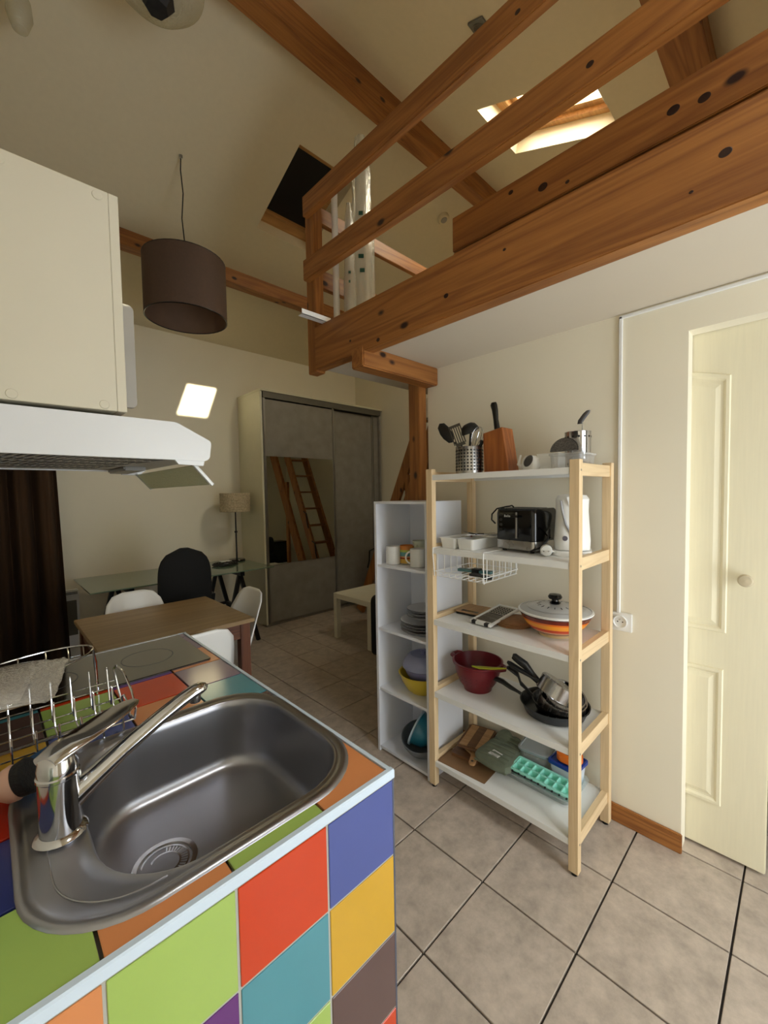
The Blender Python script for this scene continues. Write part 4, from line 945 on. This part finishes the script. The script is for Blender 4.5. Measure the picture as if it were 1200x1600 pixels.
# ---------------------------------------------------------------- second shelf: cutlery tray, toaster, kettle, hanging basket
z = SZ[1]
ctr = thing('cutlery_tray', 'white plastic cutlery tray with several compartments', 'tray', (1.675, 1.125, z))
def open_box(hx, hy, h, r, th, m, name, par, loc=(0, 0), fl=.006, flare=.006, z0=0.):
    lp = [[(x+loc[0], y+loc[1], zz+z0) for x, y in rrect(max(.003, hx+d), max(.003, hy+d), r)] for d, zz in ((-flare-.002, 0), (-flare, .001), (0, h-.003), (fl, h-.002), (fl, h), (-th, h), (-flare-th, th), )]
    return MB().loops(lp).build(name, m, par, smooth=True)
for q in (.048, -.048): open_box(.132, .045, .050, .012, .002, WHITEP, 'compartment', ctr, (0, q))
for i, (x, y, a, col) in enumerate(((1.70, 1.12, 20, (.36, .12, .08)), (1.72, 1.09, -10, (.06, .06, .07)), (1.69, 1.15, 55, (.05, .05, .05)))):
    k = thing('table_knife', ['dark red handled knife lying across the cutlery tray', 'black handled knife lying across the cutlery tray', 'black pair of tongs lying on the cutlery tray'][i], 'cutlery', (x, y, z+.0515+.004*i), R(a))
    MB().loops([[(xx, a_*cos(2*pi*j/10), .004+.0035*sin(2*pi*j/10)) for j in range(10)] for xx, a_ in ((-.09, .003), (-.08, .006), (-.02, .005), (0, .004))]).build('handle', tint('cutlery_handle_%d' % i, col), k, smooth=True)
    MB().box(0, .08, -.005, .005, .003, .0045).build('blade', STEEL, k)
for i in range(4):
    f = thing('fork', ['lowest steel fork in the cutlery tray, nearest the room', 'second steel fork of the fan in the cutlery tray', 'third steel fork of the fan in the cutlery tray', 'uppermost steel fork in the cutlery tray, nearest the wall'][i], 'cutlery', (1.64+.012*i, 1.055, z+.052+.003*i), R(-65+9*i), 'forks fanned out in the cutlery tray')
    MB().box(-.09, .01, -.003, .003, 0, .0015).box(.01, .03, -.008, .008, 0, .0015).build('handle', STEEL, f)
    fm = MB()
    for q in range(4): fm.box(.03, .065, -.008+.0045*q, -.008+.0045*q+.0022, 0, .0015)
    fm.build('tines', STEEL, f)
to = thing('toaster', 'glossy black toaster with a brushed steel base band', 'toaster', (1.715, .868, z), R(-8))
TW, TD = .088, .100
MB().loops([[(x, y, zz) for x, y in rrect(hx, hy, .022)] for hx, hy, zz in ((TW*.97, TD*.97, .048), (TW, TD, .052), (TW*1.0, TD*1.0, .165), (TW*.97, TD*.97, .182), (TW*.90, TD*.93, .188))]).build('shell', BLACKG, to, smooth=True)
MB().loops([[(x, y, zz) for x, y in rrect(hx, hy, .022)] for hx, hy, zz in ((TW*.96, TD*.97, .010), (TW*1.01, TD*1.01, .014), (TW*1.01, TD*1.01, .050), (TW*.98, TD*.98, .051))]).build('steel_band', STEEL, to, smooth=True)
for sx in (-.06, .06):
    for sy in (-.07, .07): MB().cyl((sx, sy, 0), .010, 0, .011, 12).build('foot', BLACK, to)
for sx in (-.028, .028): MB().box(sx-.015, sx+.015, -.075, .075, .1882, .1890).build('bread_slot', mat('slot_grey', (.10, .10, .10), .6), to)
MB().box(-TW-.006, -TW-.0005, -.018, -.010, .06, .172).build('lever_track', ALU, to, bevel=.001)
MB().box(-TW-.020, -TW, -.030, .002, .150, .160).build('lever', BLACKG, to, bevel=.002)
for k in range(4): MB().lathe([(.0085, 0), (.0085, .0012), (.0001, .0012)], n=18, sx=.7, M=Matrix.Translation((-TW, .068, .160-.022*k)) @ Matrix.Rotation(-pi/2, 4, 'Y')).build('button', mat('button_grey_%d' % k, (.16, .16, .16), .3), to, smooth=True)
for k in range(4): MB().box(-TW-.0006, -TW, .050-.0085*k-.005, .050-.0085*k, .150, .150+(.007 if k % 2 else .010)).build('printed_mark', mat('pale_mark_%d' % k, (.75, .75, .75), .5), to)
MB().tube([(-.05, .03, .193), (-.075, .02, .20), (-.06, .045, .196), (-.085, .05, .194), (-.06, .07, .192), (-.075, .10, .185), (-.085, .120, .160), (-.085, .122, .135), (-.080, .105, .118)], .0035, 8).build('power_cord', RUBBER, to, smooth=True)
MB().tube([(.02, -.10, .06), (-.02, -.125, .10), (-.05, -.135, .06), (-.075, -.12, .03), (-.095, -.085, .012)], .0035, 8).build('power_cord', RUBBER, to, smooth=True)
ke = thing('kettle', 'tall white jug kettle with a grey sweeping stripe', 'kettle', (1.71, .668, z), R(20))
KG = mat('silver_grey_plastic', (.62, .62, .63), .3, .2)
MB().loops([[(x, y, zz) for x, y in rrect(hx, hy, .045, 8)] for hx, hy, zz in ((.076, .072, 0), (.078, .074, .004), (.076, .072, .022))]).build('base', WHITEP, ke, smooth=True)
MB().loops([[(x+dx, y, zz) for x, y in rrect(hx, hy, .05, 8)] for hx, hy, dx, zz in ((.064, .066, 0, .024), (.066, .068, 0, .06), (.062, .064, 0, .12), (.060, .060, -.002, .18), (.062, .062, -.004, .226), (.054, .052, -.004, .242), (.02, .02, -.004, .247))]).build('jug', WHITEP, ke, smooth=True)
MB().tube([(-.061, .040, .222), (-.062, .034, .18), (-.064, .022, .13), (-.066, .002, .09), (-.066, -.020, .055), (-.063, -.036, .03)], [.003, .0045, .005, .005, .004, .003], 8).build('grey_stripe', KG, ke, smooth=True)
MB().lathe([(.010, 0), (.010, .002), (.0001, .003)], n=20, M=Matrix.Translation((-.066, .024, .072)) @ Matrix.Rotation(-pi/2, 4, 'Y')).build('round_badge', mat('badge_grey', (.35, .33, .36), .4), ke, smooth=True)
MB().tube([(.05, -.0, .215), (.085, 0, .205), (.10, 0, .15), (.092, 0, .08), (.066, 0, .05)], .011, 12).build('handle', WHITEP, ke, smooth=True)
MB().loops([[(-.058+dx, y, zz) for y in (-w_, 0, w_)]+[(-.058+dx+.02, 0, zz)] for dx, w_, zz in ((-.004, .008, .19), (-.020, .016, .228), (-.022, .018, .236))]).build('spout', WHITEP, ke)
pg = thing('white_plug', 'round white power plug lying at the foot of the kettle', 'plug', (1.605, .728, z), R(25))
MB().lathe([(.0001, 0), (.021, 0), (.023, .004), (.023, .024), (.019, .030), (.0001, .030)], n=28, M=Matrix.Translation((.015, 0, .023)) @ Matrix.Rotation(-pi/2, 4, 'Y')).build('plug_body', WHITEP, pg, smooth=True)
for q in (-.009, .009): MB().lathe([(.0024, 0), (.0024, .016), (.0001, .017)], n=10, M=Matrix.Translation((-.015, q, .023)) @ Matrix.Rotation(-pi/2, 4, 'Y')).build('pin', CHROME, pg, smooth=True)
MB().tube([(.015, -.018, .020), (.025, -.05, .010), (.05, -.075, .006), (.085, -.085, .010)], .0045, 8).build('cord', WHITEP, pg, smooth=True)
# hanging basket
hbk = thing('hanging_basket', 'white wire basket hooked under the second shelf', 'basket', (1.66, 1.08, 1.02))
bw = MB(); by0, by1, bx0, bx1, bz = .955, 1.222, 1.512, 1.80, 1.038
def V(*p): bw.tube(list(p), .0021, 6)
V((bx0-.012, by0-.004, z+.003), (bx0-.014, by0-.004, z-.028), (bx0-.004, by0, bz), (bx0, by0, bz-.002)); V((bx0-.012, by1+.002, z+.003), (bx0-.014, by1+.002, z-.028), (bx0-.004, by1, bz))
V((bx0-.012, by0-.004, z+.003), (bx1, by0-.004, z+.003)); V((bx0-.012, by1+.002, z+.003), (bx1, by1+.002, z+.003))
bw.tube([(bx0, by0, bz+.022), (bx0, by1, bz+.022), (bx1, by1, bz+.022), (bx1, by0, bz+.022)], .0020, 6, True)
bw.tube([(bx0+.005, by0+.005, bz), (bx0+.005, by1-.005, bz), (bx1, by1-.005, bz), (bx1, by0+.005, bz)], .0016, 6, True)
for k in range(8):
    y = by0+.01+(by1-by0-.02)*k/7; V((bx0, y, bz+.022), (bx0+.004, y, bz), (bx1, y, bz), (bx1, y, z-.026))
for k in range(6):
    x = bx0+.02+(bx1-bx0-.03)*k/5
    V((x, by0, z-.026), (x, by0, bz+.02), (x, by0+.006, bz)); V((x, by1, z-.026), (x, by1, bz+.02), (x, by1-.006, bz))
bw.build('basket_wires', WHITEP, hbk, world=True, smooth=True)
it = thing('peeler_set', 'teal plastic kitchen slicer lying in the white wire basket', 'slicer', (1.66, 1.10, bz+.002), R(100))
MB().prism(rrect(.085, .016, .006), 0.008, .020, 'z').build('frame', mat('dusty_teal_plastic', (.30, .46, .46), .4), it, bevel=.002)
MB().box(-.03, .012, -.022, .018, .0, .026).build('clip', BLACK, it, bevel=.003)
i2 = thing('black_gadget', 'flat black kitchen gadget lying in the wire basket beside the teal slicer', 'gadget', (1.60, 1.03, bz+.002), R(75))
MB().prism(rrect(.06, .018, .004), .0, .012, 'z').build('body', BNY, i2, bevel=.002)

# ---------------------------------------------------------------- third shelf
z = SZ[2]
sc_ = thing('kitchen_scale', 'flat square bamboo topped kitchen scale', 'scale', (1.735, 1.155, z), R(4))
MB().prism(rrect(.070, .066, .008), .003, .012, 'z').build('base', BLACK, sc_)
MB().prism(rrect(.072, .068, .008), .012, .019, 'z').build('bamboo_plate', wood('bamboo', (.60, .46, .32), (.70, .56, .40), 'x', .5, knots=False), sc_, bevel=.001)
MB().box(-.062, -.040, -.050, .040, .0191, .0194).build('display', BLACKG, sc_)
gr = thing('flat_grater', 'flat white framed steel grater lying on cork mats', 'grater', (1.70, 1.00, z+.0245), R(-4))
tilt(gr, 0, -7, -4); gr.location = (1.695, 1.010, z+.026)
gf = MB(); gf.box(-.115, .115, -.058, -.046, -.004, .008).box(-.115, .115, .046, .058, -.004, .008).box(-.125, -.10, -.058, .058, -.006, .008).box(.10, .118, -.058, .058, -.004, .006)
gf.build('frame', WHITEP, gr, bevel=.003)
MB().box(-.10, .10, -.046, .046, .003, .0045).build('steel_plate', STEEL, gr)
hm = MB()
for i in range(5):
    for j in range(6): hm.box(.015+.016*i, .021+.016*i, -.038+.014*j, -.031+.014*j, .0046, .0062)
hm.build('coarse_teeth', mat('tooth_dark', (.22, .21, .20), .4, .6), gr, kind='stuff')
hm2 = MB()
for i in range(10):
    for j in range(12): hm2.box(-.090+.0085*i, -.0865+.0085*i, -.042+.0072*j, -.0385+.0072*j, .0046, .0056)
hm2.build('fine_teeth', mat('tooth_grey', (.34, .33, .32), .4, .6), gr, kind='stuff')
MB().box(-.004, .004, -.036, .036, .0046, .0055).build('blade_slot', BLACK, gr)
for y in (-.034, .034): MB().box(-.127, -.108, y-.011, y+.011, -.006, .0095).build('rubber_foot', BLACK, gr, bevel=.002)
CORK = mat('cork_trivet', (.58, .42, .28), .8, vary=.15, scale=80)
for k in range(3):
    c_ = MB().lathe([(.0001, 0), (.078, 0), (.080, .002), (.080, .006), (.078, .0075), (.0001, .0075)], n=44).build('cork_mat', CORK, smooth=True)
    c_.location = (1.705+.003*k, .925-.006*k, z+.0078*k); tag(c_, ['lowest round brown cork mat on the third shelf', 'middle round brown cork mat in the pile', 'uppermost round brown cork mat under the grater'][k], 'mat', 'round cork mats under the grater')
ds = thing('striped_casserole', 'round casserole dish with orange, yellow and red stripes', 'dish', (1.705, .735, z)); ds.scale = (.95, .95, 1)
def bnd(z0, z1, r_0, r_1, nm, col): MB().lathe([(r_0, z0), (r_1, z1)], n=48).build('glaze_band', tint(nm, col), ds, smooth=True)
MB().lathe([(.0001, 0), (.068, 0), (.070, .008), (.068, .012), (.0001, .012)], n=48).build('foot_ring', tint('cream_glaze', (.85, .74, .55)), ds, smooth=True)
bnd(.010, .020, .072, .090, 'b_cream', (.86, .70, .52)); bnd(.020, .026, .090, .100, 'b_darkred', (.48, .14, .07)); bnd(.026, .034, .100, .110, 'b_cream2', (.88, .66, .50))
bnd(.034, .048, .110, .123, 'b_red', (.78, .24, .08)); bnd(.048, .068, .123, .137, 'b_orange', (.93, .60, .16)); bnd(.068, .076, .137, .142, 'b_orange2', (.88, .42, .10)); bnd(.076, .092, .142, .149, 'b_brown', (.42, .12, .06))
MB().lathe([(.149, .090), (.152, .094), (.147, .095), (.135, .074), (.0001, .02)], n=48).build('inside', tint('dark_glaze', (.34, .10, .06)), ds, smooth=True)
LZ = Vector((0, 0, .096)); GLID = mat('greyish_lid_glass', (.72, .72, .72), .12, spec=.6)
ld = MB().lathe([(.150, .008), (.12, .018), (.07, .028), (.02, .032), (.0001, .033)], LZ, 56).build('lid', GLID, ds, smooth=True, label='greyish glass lid with a white rim and black knob')
MB().lathe([(.148, -.001), (.156, .004), (.156, .008), (.148, .010)], LZ, 56).build('lid_rim', WHITEP, ld, smooth=True)
MB().lathe([(.118, .0192), (.119, .0190), (.117, .0198)], LZ, 56).build('groove', ALU, ld, smooth=True)
for k in range(16):
    a = 2*pi*k/16; MB().bar(LZ+Vector((.062*cos(a), .062*sin(a), .0298)), LZ+Vector((.076*cos(a), .076*sin(a), .0272)), .0035, .001).build('vent_mark', BNY, ld)
MB().lathe([(.0001, .030), (.020, .032), (.024, .038), (.015, .044), (.014, .050), (.026, .054), (.030, .062), (.024, .072), (.0001, .075)], LZ, 32).build('knob', BLACKG, ld, smooth=True)

# ---------------------------------------------------------------- fourth shelf
z = SZ[3]
cl = thing('red_colander', 'dark red plastic colander with side grips', 'colander', (1.685, 1.105, z))
DR = mat('dark_red_plastic', (.40, .06, .10), .35, vary=.05)
MB().lathe([(.0001, .004), (.055, .004), (.060, 0), (.066, .0), (.068, .012), (.088, .040), (.106, .090), (.112, .125), (.120, .130), (.121, .138), (.112, .140), (.104, .095), (.084, .045), (.060, .014), (.0001, .010)], n=56).build('bowl', DR, cl, smooth=True)
for s in (-1, 1):
    MB().tube([(.03, s*.112, .134), (.022, s*.135, .134), (0, s*.144, .132), (-.022, s*.135, .134), (-.03, s*.112, .134)], .010, 12).build('grip', DR, cl, smooth=True)
cm = MB()
for k in range(24):
    a = 2*pi*k/24
    for j in range(3):
        rr_, zz = (.0905+.007*j, .045+.018*j); cm.lathe([(.0022, 0), (.0001, .0005)], n=6, M=Matrix.Translation((rr_*cos(a), rr_*sin(a), zz)) @ Matrix.Rotation(a, 4, 'Z') @ Matrix.Rotation(R(75), 4, 'Y'))
cm.build('drain_holes', mat('hole_dark_red', (.22, .03, .05), .6), cl, kind='stuff')
sp2 = thing('lime_spatula', 'lime green plastic spatula resting across the red colander', 'spatula', (1.60, 1.015, z+.136), R(-66))
MB().loops([[(x, w_*cos(2*pi*j/12), .006+zz+.003*sin(2*pi*j/12)) for j in range(12)] for x, w_, zz in ((-.055, .004, .010), (-.02, .016, .009), (.03, .015, .012), (.07, .009, .017), (.098, .005, .021))]).build('blade', mat('lime_plastic', (.66, .66, .10), .4), sp2, smooth=True)
STONE = mat('dark_speckled_pan', (.12, .13, .15), .4, vary=.5, scale=300)
NONST = mat('black_nonstick', (.03, .03, .03), .25)
def pan(name, label, c, rad, h, outer, inner, rot, hl, hz=.04, handle=BNY, cat='pan', flare=1.25, hthick=.012):
    t = thing(name, label, cat, c); tilt(t, *rot)
    MB().lathe([(.0001, 0), (rad/flare, 0), (rad/flare*1.08, .006), (rad, h), (rad+.003, h)], n=52).build('outside', outer, t, smooth=True)
    MB().lathe([(rad+.003, h), (rad-.002, h-.001), (rad/flare*1.05, .008), (.0001, .005)], n=52).build('inside', inner, t, smooth=True)
    MB().loops([[(-rad+.006-x, .0+w_*cos(2*pi*j/14), h*.75+zz+hthick*q*sin(2*pi*j/14)) for j in range(14)] for x, w_, zz, q in ((0, .010, 0, .5), (.03, .009, hz*.25, .55), (.06, .013, hz*.45, .8), (hl*.6, .015, hz*.8, .9), (hl*.93, .014, hz, .85), (hl, .008, hz, .5))]).build('handle', handle, t, smooth=True)
    return t
# handles point to +Y / up: rotate Z so that local -X becomes that way
pan('frying_pan', 'wide speckled grey frying pan lying at the bottom of the pan pile', (1.715, .742, z+.002), .138, .048, STONE, NONST, (0, 0, -82), .16, .045)
pan('frying_pan', 'smaller black frying pan nested inside the speckled pan', (1.718, .722, z+.014), .112, .040, NONST, NONST, (0, 6, -70), .125, .10)
pan('saucepan', 'largest steel saucepan with black handle lying in the pans', (1.712, .715, z+.034), .090, .066, STEEL, CHROME, (12, 14, -80), .15, .085, flare=1.03, cat='saucepan')
pan('saucepan', 'middle steel saucepan nested in the largest one', (1.706, .708, z+.050), .080, .064, STEEL, CHROME, (12, 14, -72), .16, .095, flare=1.03, cat='saucepan')
t_ = pan('saucepan', 'upside down small steel saucepan on top of the pan pile', (1.672, .700, z+.162), .070, .062, STEEL, CHROME, (158, 24, -84), .15, .01, flare=1.03, cat='saucepan')

# ---------------------------------------------------------------- bottom shelf
z = SZ[4]
gtray = thing('glass_oven_dish', 'large shallow rectangular glass oven dish', 'oven dish', (1.742, .870, z))
CLG = clear('oven_glass', (.84, .88, .87), .75, .04, (.9, .95, .95), diffuse=.2)
open_box(.100, .225, .038, .03, .005, CLG, 'dish', gtray, fl=.008, flare=.014)
pc = MB().loops([[(x, y, zz) for x, y in rrect(.062, .125, .004)] for zz in (0, .0012)]).build('baking_paper', mat('brown_paper', (.50, .37, .24), .7, vary=.12, scale=12, bump=.4))
pc.location = (1.588, 1.105, z+.0006); pc.rotation_euler.z = R(4); tag(pc, 'sheet of brown paper lying under the cutting boards', 'paper')
BAM = wood('bamboo_light', (.58, .42, .26), (.72, .56, .38), 'y', .5, knots=False, fine=2)
BAMD = wood('bamboo_dark', (.34, .22, .13), (.44, .30, .18), 'y', .5, knots=False)
b1 = thing('cutting_board', 'dark brown wooden tray board lying lowest by the rack leg', 'cutting board', (1.72, 1.155, z+.001), R(8))
MB().prism(rrect(.115, .068, .012), 0, .016, 'z').build('board', BAMD, b1, bevel=.002)
b2 = thing('cutting_board', 'paddle shaped cutting board with a hole in its handle', 'cutting board', (1.735, 1.135, z+.019), R(22))
pb_ = [(.11, .055), (-.06, .058), (-.085, .030), (-.10, .016), (-.165, .015), (-.172, .008), (-.172, -.008), (-.165, -.015), (-.10, -.016), (-.085, -.030), (-.06, -.058), (.11, -.055)]
MB().prism(pb_, 0, .014, 'z').build('board', BAM, b2, bevel=.002)
MB().lathe([(.0001, .0146), (.0065, .0146), (.0065, .0141)], (-.155, 0, 0), 16).build('handle_hole', BLACK, b2)
b3 = thing('cutting_board', 'striped bamboo cutting board in a brown frame lying on top', 'cutting board', (1.745, 1.150, z+.034), R(14))
MB().box(-.095, .095, -.060, -.022, .003, .017).build('light_strip', BAM, b3); MB().box(-.095, .095, -.021, .020, .003, .0165).build('dark_strip', BAMD, b3); MB().box(-.095, .095, .021, .060, .003, .017).build('light_strip', BAM, b3)
fr = MB(); fr.tube([(x, y, .010) for x, y in rrect(.102, .067, .015)], .0065, 8, True); fr.build('frame', BAMD, b3, smooth=True)
# quilted mitt
OL = mat('olive_green_cotton', (.42, .45, .38), .9, vary=.1, scale=30, bump=.4)
mt = thing('oven_mitt', 'grey green quilted oven mitt lying in the glass dish', 'oven mitt', (1.715, .995, z+.034), R(0))
mb = MB(); out = []
N1 = 36
def mitt(s, zz):
    pts = []
    base = [(-.105, .075), (-.11, -.08), (.02, -.085), (.07, -.075), (.115, -.060), (.150, -.02), (.150, .02), (.12, .05), (.06, .085), (-.02, .09)]
    k = len(base)
    for i in range(k):
        p0, p1, p2, p3 = [base[(i+q-1) % k] for q in range(4)]
        for u in (0, .25, .5, .75):
            f = lambda a, b, c, d: .5*((2*b)+(-a+c)*u+(2*a-5*b+4*c-d)*u*u+(-a+3*b-3*c+d)*u**3)
            pts.append((f(p0[0], p1[0], p2[0], p3[0])*s, f(p0[1], p1[1], p2[1], p3[1])*s, zz+.012*math.sin(0)))
    return pts
mb.loops([mitt(.95, 0), mitt(1.0, .010), mitt(1.0, .020), mitt(.95, .030), mitt(.80, .036)]).build('padded_body', OL, mt, smooth=True)
for k in range(7):
    x = -.085+.032*k; MB().tube([(x, -.07, .034), (x+.005, 0, .0375), (x, .065, .034)], .0065, 6).build('quilt_ridge', OL, mt, smooth=True)
MB().lathe([(.0001, -.002), (.045, .004), (.055, .018), (.045, .034), (.0001, .040)], n=28, sx=1.3, sy=.75, M=Matrix.Translation((.105, .045, .004)) @ Matrix.Rotation(R(20), 4, 'Z')).build('thumb', OL, mt, smooth=True)
MB().tube([(-.108, .08, .006), (-.113, 0, .006), (-.112, -.085, .008)], .004, 8).build('hem', OL, mt, smooth=True)
lab = MB().box(-.022, .022, -.026, .026, .0385, .0392).build('paper_label', WHITEP, mt); lab.location = (-.055, .00, .0); lab.rotation_euler.z = R(-8)
for k in range(5):
    MB().box(.012-.007*k, .014-.007*k, -.020, .020-.006*(k % 3), .0393, .0395).build('print_line', BNY, lab)
# ice cube tray
ic = thing('ice_cube_tray', 'mint green ice cube tray with two rows of wells', 'ice tray', (1.685, .775, z+.040)); tilt(ic, 0, -6, -1)
MINT = mat('mint_plastic', (.60, .90, .83), .35, vary=.03)
n_, m_ = 2, 7; HX, HY = .045, .135; mb = MB()
mb.box(-HX, HX, -HY, HY, .020, .0215) if False else None
cw, chh = (2*HX-.012)/n_, (2*HY-.014)/m_
for i in range(n_):
    for j in range(m_):
        x = -HX+.006+cw*(i+.5); y = -HY+.007+chh*(j+.5)
        lpz = [[(x+a, y+b, zz) for a, b in rrect(cw/2-d, chh/2-d, .003, 2)] for d, zz in ((0, .026), (.0022, .0255), (.006, .004), (.007, .003))]
        mb.loops(lpz, False, True).build('well', MINT, ic); mb = MB()
mb.loops([[(x, y, zz) for x, y in rrect(HX+d, HY+d, .010)] for d, zz in ((-.0055, .0262), (.002, .0262), (.003, .0245), (.002, .018))], False, False).build('rim', MINT, ic, smooth=True)
for j in range(9): MB().lathe([(.004, 0), (.0035, .006), (.0001, .006)], n=10, M=Matrix.Translation((-HX-.002, -HY+.015+.030*j, .018)) @ Matrix.Rotation(-pi/2, 4, 'Y')).build('silicone_tab', BNY, ic, smooth=True)
# food tubs
tu = thing('food_container', 'clear grey food container with a lid in the glass dish', 'container', (1.805, .862, z+.008), R(6))
MB().loops([[(x, y, zz) for x, y in rrect(hx, hy, .02)] for hx, hy, zz in ((.045, .052, 0), (.058, .066, .085))]).build('tub_wall', CLP, tu, smooth=True)
MB().loops([[(x, y, zz) for x, y in rrect(hx, hy, .022)] for hx, hy, zz in ((.062, .070, .084), (.064, .072, .088), (.064, .072, .096), (.056, .064, .098), (.054, .062, .094))]).build('lid', mat('translucent_grey_lid', (.58, .61, .62), .3, vary=.02), tu, smooth=True)
bx = thing('food_box', 'white food box with a blue clip rim', 'container', (1.800, .718, z+.008), R(-4))
MB().loops([[(x, y, zz) for x, y in rrect(hx, hy, .016)] for hx, hy, zz in ((.048, .050, 0), (.056, .058, .085))]).build('box_body', mat('milky_plastic', (.82, .86, .90), .35), bx, smooth=True)
MB().loops([[(x, y, zz) for x, y in rrect(hx, hy, .016)] for hx, hy, zz in ((.060, .062, .084), (.063, .065, .087), (.063, .065, .099), (.056, .058, .101), (.0551, .0571, .097))]).build('blue_rim', mat('royal_blue_plastic', (.08, .22, .58), .35), bx, smooth=True)
og = thing('orange_cutter', 'orange plastic ring shaped kitchen gadget on the blue rimmed box', 'gadget', (1.795, .708, z+.110))
ORG = mat('bright_orange_plastic', (.92, .46, .12), .35)
MB().loops([[(x, y, zz) for x, y in rrect(hx, hy, r_)] for hx, hy, r_, zz in ((.038, .046, .03, .0), (.043, .051, .034, .006), (.043, .051, .034, .030), (.036, .044, .028, .034), (.024, .030, .018, .034), (.022, .028, .016, .004), (.022, .028, .016, .004))], True, True).build('ring', ORG, og, smooth=True)
MB().box(-.016, .012, -.020, .018, .0045, .022).build('cutter_core', BLACK, og, bevel=.003)

# ---------------------------------------------------------------- bake the sink hole into the tiles, drop the cutter
bpy.context.view_layer.update()
dg_ = bpy.context.evaluated_depsgraph_get()
for o in cutters:
    me = bpy.data.meshes.new_from_object(o.evaluated_get(dg_)); o.modifiers.clear(); o.data = me
for o in cutters:
    if len(o.data.polygons) == 0: bpy.data.objects.remove(o)
bpy.data.objects.remove(cut)
